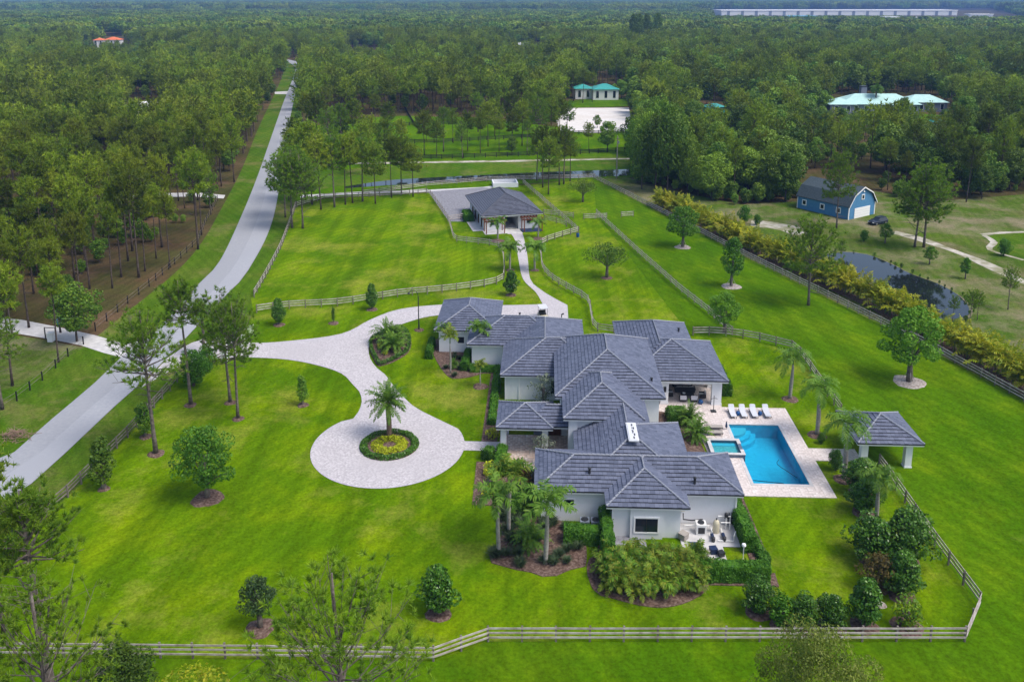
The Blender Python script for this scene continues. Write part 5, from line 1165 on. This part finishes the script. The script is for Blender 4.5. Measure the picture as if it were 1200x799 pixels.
for sx in (-.52, .52):
    for sy in (-.75, .8): m_ = MB(); m_.tube([(sx,sy,.55),(sx,sy*.98,1.86)], .03, 5); m_.build('canopy_post', M['dark'], gc)
    for sy in (-.8, .75):
        m_ = MB(); m_.tube([(sx-.09,sy,.24),(sx+.09,sy,.24)], .24, 14); wl = m_.build('wheel', M['tyre'], gc); m_ = MB(); m_.tube([(sx-.1,sy,.24),(sx+.1,sy,.24)], .12, 10); m_.build('rim', M['rim'], wl)
m_ = MB(); m_.tube([(-.25,-.62,.75),(-.25,-.4,1.05)], .025, 5); m_.tube([(-.25+.17*cos(a),-.4+.06*sin(a),1.05+.14*sin(a)) for a in np.linspace(0,6.28,12)], .015, 4); m_.build('steering_wheel', M['dark'], gc)
def gate_post(label, x, y, h=1.9, w_=.7, mt='stucco', lamp=True):
    t = thing('gate_pillar', label, 'pillar', G(x, y)); m_ = MB(); m_.span((-w_/2,-w_/2,0),(w_/2,w_/2,h)); m_.build('pillar', M[mt], t); m_ = MB(); m_.span((-w_/2-.07,-w_/2-.07,h),(w_/2+.07,w_/2+.07,h+.14)); m_.build('cap', M['white'], t)
    if lamp: m_ = MB(); m_.lathe((0,0,h+.14), [(.1,0),(.2,.1),(.2,.45),(.05,.6)], 8); m_.build('lantern', M['dark'], t)
gate_post('white gate pillar with lantern at the lawn side of the driveway entrance', 281, 408, 2.2)
gate_post('white gate pillar with lantern at the fence side of the driveway entrance', 263, 424, 2.2)
t = thing('gate', 'pale iron gate leaf standing open beside the driveway', 'gate', G(284, 401), 1.2)
m_ = MB()
for z in (.3, 1.7): m_.tube([(0,0,z),(2.6,0,z)], .04, 5)
m_.build('gate_frame', M['white'], t)
for i in range(9): m_ = MB(); m_.tube([(.15+i*.29,0,.2),(.15+i*.29,0,1.85)], .03, 5); m_.build('bar', M['white'], t)
gate_post('squat white pillar on the woods side of the side drive', 87, 382, 1.3, .9, 'stucco', False)
gate_post('squat white pillar with black frame at the near edge of the side drive', 60, 400, 1.2, .7, 'stucco', False)
t = thing('open_gateway', 'black post and rail frame by the near side drive pillar', 'gate', G(58, 399)); 
for sx in (-.8, .7): m_ = MB(); m_.tube([(sx,.5,0),(sx,.5,1.8)], .08, 6); m_.build('post', M['dark'], t)
m_ = MB(); m_.tube([(-.8,.5,1.75),(.7,.5,1.75)], .06, 6); m_.build('beam', M['dark'], t)
def wheelie(label, x, y, mt):
    t = thing('wheeled_bin', label, 'bin', G(x, y), .3); m_ = MB(); m_.add([(-.26,-.3,.1),(.26,-.3,.1),(.26,.3,.1),(-.26,.3,.1),(-.32,-.38,1.0),(.32,-.38,1.0),(.32,.38,1.0),(-.32,.38,1.0)], [(3,2,1,0),(4,5,6,7),(0,1,5,4),(1,2,6,5),(2,3,7,6),(3,0,4,7)]); m_.build('body', M[mt], t)
    m_ = MB(); m_.box((0,0,1.04),(.68,.8,.08)); m_.build('lid', M[mt], t)
    for sx in (-.24, .24): m_ = MB(); m_.tube([(sx-.04,.3,.12),(sx+.04,.3,.12)], .12, 10); m_.build('wheel', M['tyre'], t)
wheelie('dull blue wheeled bin by the squat white pillar', 70, 381, 'bluewall'); wheelie('dark wheeled bin beside the blue one on the side drive', 74, 382, 'dark')
t = thing('water_barrel', 'bright blue barrel at the fence corner of the stable meadow', 'barrel', G(677, 278)); m_ = MB(); m_.lathe((0,0,0), [(.28,0),(.31,.1),(.32,.45),(.31,.8),(.28,.9)], 14); m_.build('body', M['blue'], t, True); m_ = MB(); m_.lathe((0,0,.9), [(.29,0),(.29,.04),(.1,.05)], 14); m_.build('lid', M['dark'], t)
t = thing('brush_pile', 'heap of cut brown branches at the road edge', 'brush pile', G(17, 512))
m_ = MB()
for i in range(130):
    a, r, z = rnd.uniform(0,6.28), rnd.uniform(0,1.6), rnd.uniform(.05,.9); x, y = r*cos(a)*1.3, r*sin(a); z *= max(.15, 1-r/1.8); b = rnd.uniform(0,6.28); L = rnd.uniform(.4,1.2)
    m_.tube([(x,y,z),(x+L*cos(b),y+L*sin(b),max(.03,z+rnd.uniform(-.2,.3)))], [.035,.015], 4)
m_.build('branches', M['dead'], t)
t = thing('utility_pole', 'grey utility pole on the canal bank beside the dark woods', 'utility pole', G(722.5, 209)); m_ = MB(); m_.tube([(0,0,0),(0,0,11.5)], [.2,.13], 8); m_.build('pole', M['palmbark'], t); m_ = MB(); m_.span((-.6,-.06,10.6),(.6,.06,10.75)); m_.build('crossarm', M['bark'], t); m_ = MB(); m_.lathe((.3,.0,9.4), [(.22,0),(.22,.7),(.1,.75)], 10); m_.build('transformer', M['greywall'], t)
# ------------------------------------------------------------------ blue barn and car
b0, b1, b2 = G(947,244), G(994,257.9), G(1024,251)
fx = (b2-b1); wB = fx.length; ax = atan2(fx.y, fx.x); depth = 13.5
bb = thing('blue_barn', 'blue gambrel roofed barn with white trim and garage door', 'barn', (b1+b2)/2, ax)
hw, wh_, kz, kx, pz = wB/2, 2.9, 5.1, wB/2*.66, 6.6
prof = [(-hw,0),(hw,0),(hw,wh_),(kx,kz),(0,pz),(-kx,kz),(-hw,wh_)]
m_ = MB(); n = len(prof); m_.add([(x,0,z) for x, z in prof]+[(x,depth,z) for x, z in prof], [tuple(range(n)), tuple(range(n,2*n))[::-1]]+[(i,n+i,n+(i+1)%n,(i+1)%n) for i in range(n)]); m_.build('wall', M['bluewall'], bb)
m_ = MB(); o_ = .14; rp = [(-hw-.3,wh_-.12),(-kx-.12,kz+.1),(0,pz+.14),(kx+.12,kz+.1),(hw+.3,wh_-.12)]
for (xa,za),(xb,zb) in zip(rp[:-1], rp[1:]): m_.add([(xa,-.35,za),(xb,-.35,zb),(xb,depth+.35,zb),(xa,depth+.35,za),(xa,-.35,za+.14),(xb,-.35,zb+.14),(xb,depth+.35,zb+.14),(xa,depth+.35,za+.14)], [(0,1,2,3)[::-1],(4,5,6,7),(0,1,5,4),(1,2,6,5),(2,3,7,6),(3,0,4,7)])
m_.build('roof', M['barnroof'], bb)
m_ = MB(); tr_ = [(-hw-.32,wh_-.1),(-kx-.14,kz+.12),(0,pz+.16),(kx+.14,kz+.12),(hw+.32,wh_-.1)]
for (xa,za),(xb,zb) in zip(tr_[:-1], tr_[1:]): m_.add([(xa,-.42,za-.12),(xb,-.42,zb-.12),(xb,-.42,zb+.16),(xa,-.42,za+.16),(xa,-.354,za-.12),(xb,-.354,zb-.12),(xb,-.354,zb+.16),(xa,-.354,za+.16)], [(0,1,2,3),(7,6,5,4),(3,2,6,7),(0,4,5,1)])
m_.build('barge_board', M['white'], bb)
for x in (-hw, hw): m_ = MB(); m_.span((x-.12,-.06,0),(x+.12,.1,wh_)); m_.build('corner_board', M['white'], bb)
m_ = MB(); m_.span((-hw-.05,depth-.1,0),(-hw+.1,depth+.05,wh_)); m_.build('corner_board', M['white'], bb)
m_ = MB(); m_.span((-2.7,-.07,.02),(2.9,-.003,2.3)); gd = m_.build('garage_door', M['white'], bb)
for z in (.6,1.15,1.7): m_ = MB(); m_.span((-2.65,-.085,z-.02),(2.85,-.071,z+.02)); m_.build('panel_groove', M['lightgrey'], gd)
m_ = MB(); m_.span((-.55,-.1,4.0),(.55,-.003,5.2)); wv = m_.build('window', M['white'], bb); m_ = MB(); m_.span((-.35,-.12,4.2),(.35,-.101,5.0)); m_.build('pane', M['glass'], wv)
m_ = MB(); m_.lathe((0,-.2,5.7), [(.18,0),(.22,.1),(.05,.3)], 8); m_.build('gable_lamp', M['white'], bb)
for yy in (2.6, 6.8, 11.6):
    m_ = MB(); m_.span((-hw-.08,yy-.6,1.0),(-hw-.003,yy+.6,2.3)); wv = m_.build('window', M['white'], bb); m_ = MB(); m_.span((-hw-.1,yy-.4,1.2),(-hw-.081,yy+.4,2.1)); m_.build('pane', M['glass'], wv)
cr = thing('parked_car', 'dark blue estate car parked beside the white barn door', 'car', G(1028.5, 262.5), radians(118))
m_ = MB(); sec = [(-2.2,.35,.85,.80),(-2.15,.3,1.0,.88),(-1.3,.28,1.02,.92),(.6,.28,.98,.92),(1.6,.28,.92,.90),(2.15,.32,.8,.82),(2.25,.38,.68,.74)]
vs = []
for y, z0, z1, hw_ in sec: vs += [(-hw_,y,z0),(hw_,y,z0),(hw_*.99,y,(z0+z1)/2+.1),(hw_*.9,y,z1),(-hw_*.9,y,z1),(-hw_*.99,y,(z0+z1)/2+.1)]
k = len(sec); m_.add(vs, [(i*6+j,i*6+(j+1)%6,i*6+6+(j+1)%6,i*6+6+j) for i in range(k-1) for j in range(6)]+[(5,4,3,2,1,0),tuple(range(6*k-6,6*k))]); m_.build('body', M['carpaint'], cr, False)
m_ = MB(); m_.add([(-.8,-2.05,.98),(.8,-2.05,.98),(.8,.95,.96),(-.8,.95,.96),(-.64,-1.75,1.52),(.64,-1.75,1.52),(.62,.15,1.52),(-.62,.15,1.52)], [(0,1,5,4),(1,2,6,5),(2,3,7,6),(3,0,4,7)]); m_.build('windows', M['glass'], cr)
m_ = MB(); m_.span((-.65,-1.78,1.50),(.65,.2,1.56)); m_.build('roof', M['carpaint'], cr)
for sx in (-.84, .84):
    for sy in (-1.35, 1.4): m_ = MB(); m_.tube([(sx-.1,sy,.33),(sx+.1,sy,.33)], .33, 16); wl = m_.build('wheel', M['tyre'], cr); m_ = MB(); m_.tube([(sx-.11,sy,.33),(sx+.11,sy,.33)], .19, 12); m_.build('rim', M['rim'], wl)
for sx in (-.6, .6): m_ = MB(); m_.span((sx-.18,2.18,.6),(sx+.18,2.26,.74)); m_.build('headlight', M['white'], cr)
for sx in (-1, 1): m_ = MB(); m_.box((sx*1.0,.75,1.02),(.18,.1,.13)); m_.build('mirror', M['carpaint'], cr)
# ------------------------------------------------------------------ houses among the woods
def house(name, label, px, py, w_, d_, h, rz, rm, wm='farwall', pitch=.4, wins=4, wings=()):
    t = thing(name, label, 'house', G(px, py), rz)
    for (cx, cyy, ww, dd) in ((0,0,w_,d_),)+tuple(wings):
        m_ = MB(); m_.span((cx-ww/2,cyy-dd/2,0),(cx+ww/2,cyy+dd/2,h)); m_.build('wall', M[wm], t)
        m_ = MB(); W, D = ww/2+.7, dd/2+.7; q = min(W, D); zr = h+q*pitch
        A, B_ = ((cx-W+q,cyy),(cx+W-q,cyy)) if W >= D else ((cx,cyy-D+q),(cx,cyy+D-q))
        vs = [(cx-W,cyy-D,h),(cx+W,cyy-D,h),(cx+W,cyy+D,h),(cx-W,cyy+D,h),(*A,zr),(*B_,zr)]
        fs = [(0,1,5,4),(1,2,5),(2,3,4,5),(3,0,4)] if W >= D else [(0,1,4),(1,2,5,4),(2,3,5),(3,0,4,5)]
        m_.add(vs, fs+[(3,2,1,0)]); m_.build('roof', M[rm], t)
        k = max(2, int(ww/4))
        for i in range(k):
            x = cx-ww/2+(i+.5)*ww/k; m_ = MB(); m_.span((x-.8,cyy-dd/2-.05,.8),(x+.8,cyy-dd/2-.003,h-.6)); wv = m_.build('window', M['white'], t); m_ = MB(); m_.span((x-.65,cyy-dd/2-.08,.95),(x+.65,cyy-dd/2-.051,h-.75)); m_.build('pane', M['glass'], wv)
    return t
house('teal_roofed_house', 'white house with teal metal roof behind the sand arena', 708, 116, 12, 10, 5.0, .05, 'teal', wings=((-10,3,8,8),))
house('mint_roofed_house', 'long grey house with pale mint metal roof in the right woods', 1024, 131, 32, 15, 4.0, -.05, 'mint', 'greywall', .45, wings=((-16,-4,10,9),(22,6,17,11)))
t = G(1010,121); ch = thing('chimney_tower', 'grey square tower beside the mint roof', 'tower', t); m_ = MB(); m_.span((-1.3,-1.3,0),(1.3,1.3,7.6)); m_.build('wall', M['greywall'], ch); m_ = MB(); m_.span((-1.5,-1.5,7.6),(1.5,1.5,7.9)); m_.build('cap', M['dark'], ch)
house('green_shed', 'small teal green shed among the right woods', 836, 137, 7, 5, 4.2, .3, 'teal', 'teal')
house('orange_roofed_house', 'far house with orange clay roof in the left woods', 134, 56, 14, 12, 7.5, .1, 'orange', wings=((-11,-5,9,9),))
house('white_roofed_house', 'pale low house glimpsed in the deep left woods', 172, 134, 12, 8, 3.5, .2, 'farroof')
house('grey_roofed_house', 'pale grey roof showing above the centre woods', 428, 74, 18, 10, 7, 0, 'greywall')
house('grey_roofed_house', 'grey roof beside bright gap in the far centre woods', 614, 64, 16, 10, 8, .1, 'lightgrey')
house('teal_gazebo', 'tiny teal roof showing in the clearing right of the mint house', 1098, 152, 4, 4, 3, .2, 'teal')
def shedrow(label, px, py, L, d_, h, rz=0.0, wm='farwall', rm='farroof', bays=0, name='warehouse'):
    t = thing(name, label, 'warehouse', G(px, py), rz); m_ = MB(); m_.span((-L/2,0,0),(L/2,d_,h)); m_.build('wall', M[wm], t)
    m_ = MB(); m_.span((-L/2-1,-1,h),(L/2+1,d_+1,h+2.2)); m_.build('roof', M[rm], t)
    for i in range(bays):
        x = -L/2+(i+.5)*L/bays; m_ = MB(); m_.span((x-3.5,-.9,0),(x+3.5,-.05,h-.1)); m_.build('dock_bay', M['greywall'], t)
    return t
shedrow('enormous long white warehouse on the horizon', 984, 18.5, 632, 90, 12, .03, bays=17)
shedrow('bright blue low roof in front of the long white warehouse', 940, 25, 60, 30, 8, 0, 'farblue', 'farblue', name='blue_roofed_shed')
for x, y, L, lb in ((1045,26,40,'small white building beyond the warehouse end'), (1150,22,75,'low white building at the far right horizon'), (1080,27,26,'small pale building left of the far right one'), (655,9,70,'wide white rooftop far off above the centre woods'), (553,5,28,'tiny white block far off above the centre woods'), (705,9,55,'white rooftop far off beside the dark tall trees'), (600,8.5,40,'faint white rooftop far off left of the wide one'), (738,8.5,40,'faint white rooftop far off right of the dark tall trees'), (1195,46,24,'pale roof at the far right edge of the woods')):
    shedrow(lb, x, y, L*.7, 25, 8 if y > 15 else 13, name='far_building')
# ------------------------------------------------------------------ the woods
def W(*pts): return [tuple(p) for p in pts]
CLEAR = [W((-400,1200),(-400,498),(-60,465),(20,462),(60,432),(104,405),(150,366),(205,322),(237,290),(262,245),(286,197),(304,150),(322,110),(333,86),(331,68),(356,70),(352,140),(346,190),(335,240),(345,262),(380,245),(700,212),(735,214),(800,229),(868,243),(940,240),(1000,262),(1060,232),(1120,240),(1200,228),(1800,250),(1800,1200)),
         W((345,205),(352,150),(430,136),(470,134),(560,137),(660,148),(655,122),(740,120),(750,150),(742,224),(600,228),(345,264)),
         W((140,226),(264,226),(264,234),(140,236)), W((680,100),(735,103),(740,126),(676,126)), W((978,111),(1100,113),(1130,140),(1060,150),(960,138)), W((820,124),(852,124),(852,142),(820,142)),
         W((112,40),(155,44),(152,58),(112,58)), W((155,118),(190,118),(190,137),(155,137)), W((408,58),(448,58),(448,74),(408,74)), W((596,54),(634,54),(634,64),(596,64)),
         W((830,14),(1160,12),(1210,24),(1210,25),(830,23)), W((935,200),(1035,200),(1035,262),(935,262))]
LOW = [W((830,23),(1210,25),(1210,34),(830,34)), W((955,126),(1115,126),(1140,190),(930,190)), W((95,54),(170,54),(175,86),(90,86)), W((400,70),(455,70),(458,100),(396,100)), W((590,60),(640,60),(644,84),(586,84)), W((150,130),(195,130),(200,175),(145,175)), W((815,138),(856,138),(862,168),(810,168))]
MIDL = [LOW.pop(3), LOW.pop(3)]
def hmax(px, py): return .75 if any(inside(px, py, c) for c in MIDL) else .5 if any(inside(px, py, c) for c in LOW) else 1.0
POS = []
def zone(zc): return zc
rs = np.random.RandomState(5)
def ring(z0, z1, sp, out, lim=None):
    z = z0
    while z < z1:
        half = z*.62+25; n = int(2*half/sp)
        xs = -half+2*half*(np.arange(n)+.5)/n+rs.uniform(-.42, .42, n)*sp; ys = z+rs.uniform(-.42, .42, n)*sp
        for x, y in zip(xs, ys):
            px, py = PX(x, y)
            if py > 800 or px < -170 or px > 1370: continue
            if any(inside(px, py, c) for c in CLEAR): continue
            out.append((x, y))
        z += sp
near, mid, far, vfar = [], [], [], []
ring(88, 215, 6.6, near); ring(215, 430, 6.2, near); ring(430, 900, 7.6, mid); ring(900, 2300, 19, far); ring(2300, 6500, 42, vfar)
near.sort(key=lambda p: p[1])
# paddock and canal trees, one by one
PT = [(413,238,18),(405,240,16),(440,239,15),(459,232,15),(471,228,16),(484,231,13),(425,236,17),(392,243,17),(376,246,18),(366,240,19),(358,236,18),(636,220,16),(643,228,15),(655,217,16),(661,216,15),(629,212,14),(668,213,13),
      (434,190,15),(452,194,14),(470,186,13),(497,182,14),(512,184,12),(520,178,14),(542,186,11),(548,177,13),(563,180,14),(572,172,15),(585,178,12),(600,176,14),(612,171,15),(618,182,12),(632,178,17),(645,173,15),(655,170,16),(640,160,17),(620,160,16),(600,157,16),(580,160,14),(560,155,14),(664,165,14),(531,168,12),(500,165,11),(455,160,13),(440,152,14),(690,176,9),(415,176,17),(400,186,18),(385,196,18),(372,180,19),(362,168,18),(428,205,15)]
for i, (x, y, h) in enumerate(PT):
    k_ = (FP_+NP[1:])[i % 8]
    plant(k_, 'pine_tree', 'slender bare trunked pine standing in the paddock or along the canal', 'tree', G(x, y), h*rnd.uniform(.92,1.05), None, 'pines of the far paddock and canal bank', .95)
for x, y, h, lb in ((712,178,10,'rounded dark broadleaf tree at the near fence of the far paddock'), (600,182,6,'low dark round tree under the paddock pines'), (400,165,11,'grey green broad tree beside the road end of the paddock'), (700,150,5,'small dark tree at the arena edge')):
    plant(FO_[1], 'oak_tree', lb, 'tree', G(x, y), h)
FF = [(343,267,17,'pine with open crown overhanging the road at the lawn corner'),(355,268,16,'second pine at the lawn corner beside the road fence'),(335,255,15,'pine on the road verge by the lawn corner'),(1082,290,17,'farther pine of the pair right of the dark blue car'),(1072,290,15,'nearer pine of the pair right of the dark blue car'),(980,268,17,'tall thin pine in front of the blue barn wall'),(247,252,11,'dark clustered pine at the bend of the road verge')]
for x, y, h, lb in ((672,119,15,'pine in front of the teal roofed house, farthest from its white gable'),(683,121,16,'pine half hiding the teal roofed house'),(694,120,14,'pine standing just before the white gable of the teal house')): plant(FP_[1], 'pine_tree', lb, 'tree', G(x, y), h)
for x, y, h, lb in ((728,116,9,'round green tree beside the teal roofed house'),(742,132,9,'rounded grey green tree at the corner of the sand arena'),(755,120,12,'broad tree behind the sand arena corner'),(962,132,9,'leafy tree at the open end of the mint house'),(1058,134,7,'small leafy tree between the two mint roofs')): plant(FO_[2], 'oak_tree', lb, 'tree', G(x, y), h)
for x, y, h, lb in FF: plant(RP[int(x) % 2], 'pine_tree', lb, 'tree', G(x, y), h, None, None, .7 if x in (980, 247) else 1.0)
YK = [(1116,377,4.2,NP[2],'young pine at the near tip of the dark pond'),(1136,378,5.2,NP[2],'taller young pine at the tip of the dark pond'),(1145,375,4.6,NP[2],'young pine behind the pond tip pair'),(1181,363,7.0,NP[2],'young pine standing alone on the rough yard'),(1131,327,4,tp_,'dark round bush beside the sandy track'),(1089,310,3.6,tm_,'green bush between the pond and the sandy track'),(1037,285,4.2,tm_,'bright bush below the parked car'),(1176,300,3.4,dk,'round dark bush on the green plot'),(1012,283,2.4,dk,'tiny bush left of the bright bush below the car'),(985,308,4.5,NP[2],'young pine on the far shore of the dark pond'),(872,262,4,dk,'grey green bush at the start of the sandy patch'),(887,264,2.4,dk,'low bush beside the sandy patch')]
for x, y, h, k_, lb in YK: plant(k_, 'bush' if k_ in (dk, tp_, tm_) else 'pine_tree', lb, 'bush' if k_ in (dk, tp_, tm_) else 'tree', G(x, y), h, None, None, .9)
for x, y, h in ((752,222,17),(768,223,20),(782,226,21),(795,222,19),(758,212,19),(772,208,22),(745,205,16),(790,210,20),(765,196,20),(805,228,15)):
    plant(FO_[3], 'oak_tree', 'tall dark dense tree in the grove at the canal end', 'tree', G(x, y), h, None, 'dark grove at the canal end', .62)
for i, (x, y) in enumerate(((757,58),(770,57),(742,60),(748,59.5))):
    plant(FO_[1], 'cypress_tree', 'very tall dark narrow tree above the far centre woods', 'tree', G(x, y), 34, None, 'dark tall trees of the far woods', .5)
for x, y, h, lb in ((885,132,12,'fan palm in the woods left of the mint house'), (1025,132,10,'palm in front of the mint roof'), (1118,150,8,'palm at the right clearing')):
    plant(sabal, 'palm_tree', lb, 'palm', G(x, y), h, None, None, 1.3)
# individual woodland trees: the nearest ones, pine or broadleaf by zone
npine = noak = 0; rest = []
KEEP_P, KEEP_O = 225, 270
for (x, y) in near:
    px, py = PX(x, y); right = px > 735
    v = .5+.5*sin(x*.031+1.3)*cos(y*.027+.4)
    oak = (rs.rand() < (.58 if right else .08)*(.5+v))
    h = rs.uniform(13, 19) if not oak else rs.uniform(8, 14)
    if not right: h = rs.uniform(14, 20) if not oak else rs.uniform(5, 11)
    if py < 235 and not oak and rs.rand() < .3: h *= .85
    if sin(x*.09+2)*sin(y*.075+1)+.5*rs.rand() > 1.02: continue
    h *= hmax(px, py)*(.85 if rs.rand() < .2 else 1)
    if oak and noak < KEEP_O:
        noak += 1
        plant(FO_[rs.randint(4)], 'oak_tree', 'leafy broadleaf tree in the dense woods beyond the pond' if right else 'leafy broadleaf tree among the pines of the road side woods', 'tree', (x, y, 0), h, None, 'broadleaf trees of the right woods' if right else 'broadleaf trees of the left woods')
    elif not oak and npine < KEEP_P:
        npine += 1
        plant((FH[rs.randint(3)] if (not right and y < 215) else FP_[rs.randint(6)]), 'pine_tree', 'tall pine in the dense woods beyond the pond' if right else 'tall pine in the dense woods along the road', 'tree', (x, y, 0), h, None, 'pines of the right woods' if right else 'pines of the left woods', .82)
    else: rest.append((x, y, h, oak))
for (x, y) in mid:
    px, py = PX(x, y); oak = rs.rand() < (.5 if px > 735 else .3)
    if sin(x*.05+2)*sin(y*.04+1)+.4*rs.rand() > 1.03: continue
    rest.append((x, y, (rs.uniform(12, 20) if not oak else rs.uniform(8, 16))*hmax(px, py), oak))
# the far woods as one mass, instanced on points
def joined(name, parts):                             # [(verts, faces, material index)]
    vs, fs, mi = [], [], []; b = 0
    for v, f, m_ in parts: vs += [tuple(p) for p in v]; fs += [tuple(int(i)+b for i in q) for q in f]; mi += [m_]*len(f); b += len(v)
    me = bpy.data.meshes.new(name); me.from_pydata(vs, [], fs); me.update(); return me, mi
def me_arr(me): 
    V = np.empty(len(me.vertices)*3, np.float32); me.vertices.foreach_get('co', V); return V.reshape(-1, 3), [tuple(p.vertices) for p in me.polygons]
src = bpy.data.collections.new('forest_sources')
def source(name, plist, mats):
    me, mi = joined(name, plist)
    for m_ in mats: me.materials.append(m_)
    me.polygons.foreach_set('material_index', mi); o = bpy.data.objects.new(name, me); src.objects.link(o)
for i, (h, c, r, n, s) in enumerate(((18,.5,3.6,26,91),(19,.55,3.4,26,92),(17,.45,3.9,28,93))):
    tr, V, F = gen_pine(H=h, cb=c, R=r, nb=n, tpb=5, ts=1.2, nq=9, tw=.34, seed=s, limb=0); source('a%d_pine' % i, [(tr.v, tr.f, 0), (V, F, 1)], [M['barkd'], M['pine']])
for i, (h, r, s) in enumerate(((13,4.6,94),(15,4.4,95))):
    tr, V, F = gen_broad(H=h, cb=.15, R=r, nl=18, lpl=70, ls=.6, seed=s, lobe=.4, limbs=0); source('b%d_oak' % i, [(tr.v, tr.f, 0), (V, F, 1)], [M['barkd'], M['oak']])
for i in range(3):                                   # clumps of crowns for the distance
    pl_ = []; q = np.random.RandomState(96+i)
    for k in range(9):
        h = q.uniform(13, 18); tr, V, F = gen_broad(H=h, cb=.3, R=q.uniform(3.4, 4.8), nl=9, lpl=26, ls=1.15, seed=300+i*10+k, lobe=.5, limbs=0, shape=1)
        off = np.array([((k % 3)-1)*6.6+q.normal()*1.2, ((k//3)-1)*6.6+q.normal()*1.2, 0]); pl_.append((V+off, F, 0))
    source('c%d_clump' % i, pl_, [M['oak'] if i == 1 else M['pine']])
def mass(name, label, pts):                          # pts: x, y, scale, idx
    me = bpy.data.meshes.new(name); a = np.array(pts); n = len(a)
    me.vertices.add(n); me.vertices.foreach_set('co', np.column_stack([a[:, 0], a[:, 1], np.zeros(n)]).astype(np.float32).ravel())
    for nm, tp, dat in (('sc', 'FLOAT', a[:, 2]), ('rz', 'FLOAT', rs.rand(n)*6.28), ('ix', 'INT', a[:, 3])):
        at_ = me.attributes.new(nm, tp, 'POINT'); at_.data.foreach_set('value', dat.astype(np.int32) if tp == 'INT' else dat.astype(np.float32))
    o = link(name, me); o['kind'] = 'stuff'; o['label'] = label
    ng = bpy.data.node_groups.new(name, 'GeometryNodeTree'); ng.interface.new_socket('Geometry', in_out='INPUT', socket_type='NodeSocketGeometry'); ng.interface.new_socket('Geometry', in_out='OUTPUT', socket_type='NodeSocketGeometry')
    nn = ng.nodes; gi, go = nn.new('NodeGroupInput'), nn.new('NodeGroupOutput'); ip = nn.new('GeometryNodeInstanceOnPoints'); ci_ = nn.new('GeometryNodeCollectionInfo')
    ci_.inputs['Collection'].default_value = src; ci_.inputs['Separate Children'].default_value = True; ci_.inputs['Reset Children'].default_value = True
    def att(nm, tp):
        x = nn.new('GeometryNodeInputNamedAttribute'); x.data_type = tp; x.inputs['Name'].default_value = nm; return x.outputs['Attribute']
    cx = nn.new('ShaderNodeCombineXYZ'); L = ng.links.new
    L(att('rz', 'FLOAT'), cx.inputs[2]); L(gi.outputs[0], ip.inputs['Points']); L(ci_.outputs[0], ip.inputs['Instance']); ip.inputs['Pick Instance'].default_value = True
    L(att('ix', 'INT'), ip.inputs['Instance Index']); L(cx.outputs[0], ip.inputs['Rotation']); L(att('sc', 'FLOAT'), ip.inputs['Scale']); L(ip.outputs[0], go.inputs[0])
    md = o.modifiers.new('woods', 'NODES'); md.node_group = ng; return o
HS = [18, 19, 17, 13, 15]
pts = []
for x, y, h, oak in rest:
    i = rs.randint(3, 5) if oak else rs.randint(0, 3); pts.append((x, y, h/HS[i], i))
for x, y in far:
    s_ = rs.uniform(.8, 1.2)*(.55 if hmax(*PX(x, y)) < 1 else 1)
    if sin(x*.013+2)*sin(y*.011+1)+.5*rs.rand() > 1.15: continue
    pts.append((x, y, s_, 5+rs.randint(3)))
for x, y in vfar: pts.append((x, y, rs.uniform(1.9, 2.5)*.75, 5+rs.randint(3)))
mass('forest', 'unbroken dark green woods stretching to the horizon', pts)
print('woods', len(near), len(mid), len(far), len(vfar), 'individual', npine, noak)
# undergrowth at the wood edges: low palmetto and brush
U = []
for poly, n in ((W((0,340),(90,345),(150,300),(235,262),(268,215),(200,215),(0,260)), 60), (W((740,214),(860,240),(935,236),(935,222),(860,222),(740,200)), 110), (W((1030,234),(1200,226),(1200,205),(1030,215)), 80), (W((345,205),(356,170),(352,130),(346,150)), 20)):
    c = 0
    while c < n:
        px, py = rnd.uniform(min(q[0] for q in poly), max(q[0] for q in poly)), rnd.uniform(min(q[1] for q in poly), max(q[1] for q in poly))
        if inside(px, py, poly): g = G(px, py); U.append((g.x, g.y, rnd.uniform(.14, .34), 3+rnd.randint(0, 1))); c += 1
for q in pond_sh:
    if rnd.random() < .6: g = cpond+(q-cpond)*rnd.uniform(1.0, 1.07); U.append((g.x, g.y, rnd.uniform(.03, .075), 3+rnd.randint(0, 1)))
mass('undergrowth', 'low bushes and palmetto at the edges of the woods', U)
# distant canopy beyond the counted woods
def canopy():
    V, F = [], []; ny, nx = 46, 220; ys = 6300*(3.6**(np.linspace(0, 1, ny))); 
    for j, y in enumerate(ys):
        for i in range(nx): V.append(((i/(nx-1)-.5)*y*1.5, y, 11+5*rs.rand()+3*sin(i*.3+j)))
    b = np.arange(ny*nx).reshape(ny, nx); F = np.stack([b[:-1,:-1], b[:-1,1:], b[1:,1:], b[1:,:-1]], -1).reshape(-1, 4)
    o = link('far_woods', pmesh('far_woods', np.array(V), F, M['farwood'])); o['kind'] = 'stuff'
M['farwood'] = speckle('distant_canopy', [(.3, (.022,.045,.016)), (.7, (.05,.085,.022))], .03, 1, 0, big=(.004, (.03,.055,.02)))
canopy()
# ------------------------------------------------------------------ haze
m_ = MB(); m_.span((-26000,-200,-4), (26000,28000,60)); hz = m_.build('haze', bpy.data.materials.new('haze_air')); hz['kind'] = 'stuff'
hm = hz.data.materials[0]; hm.use_nodes = True; t = hm.node_tree; t.nodes.remove(t.nodes['Principled BSDF'])
pv_ = t.nodes.new('ShaderNodeVolumePrincipled'); pv_.inputs['Color'].default_value = (.26,.48,1.0,1); pv_.inputs['Density'].default_value = .00013; pv_.inputs['Anisotropy'].default_value = 0.0
t.links.new(pv_.outputs[0], t.nodes['Material Output'].inputs['Volume'])
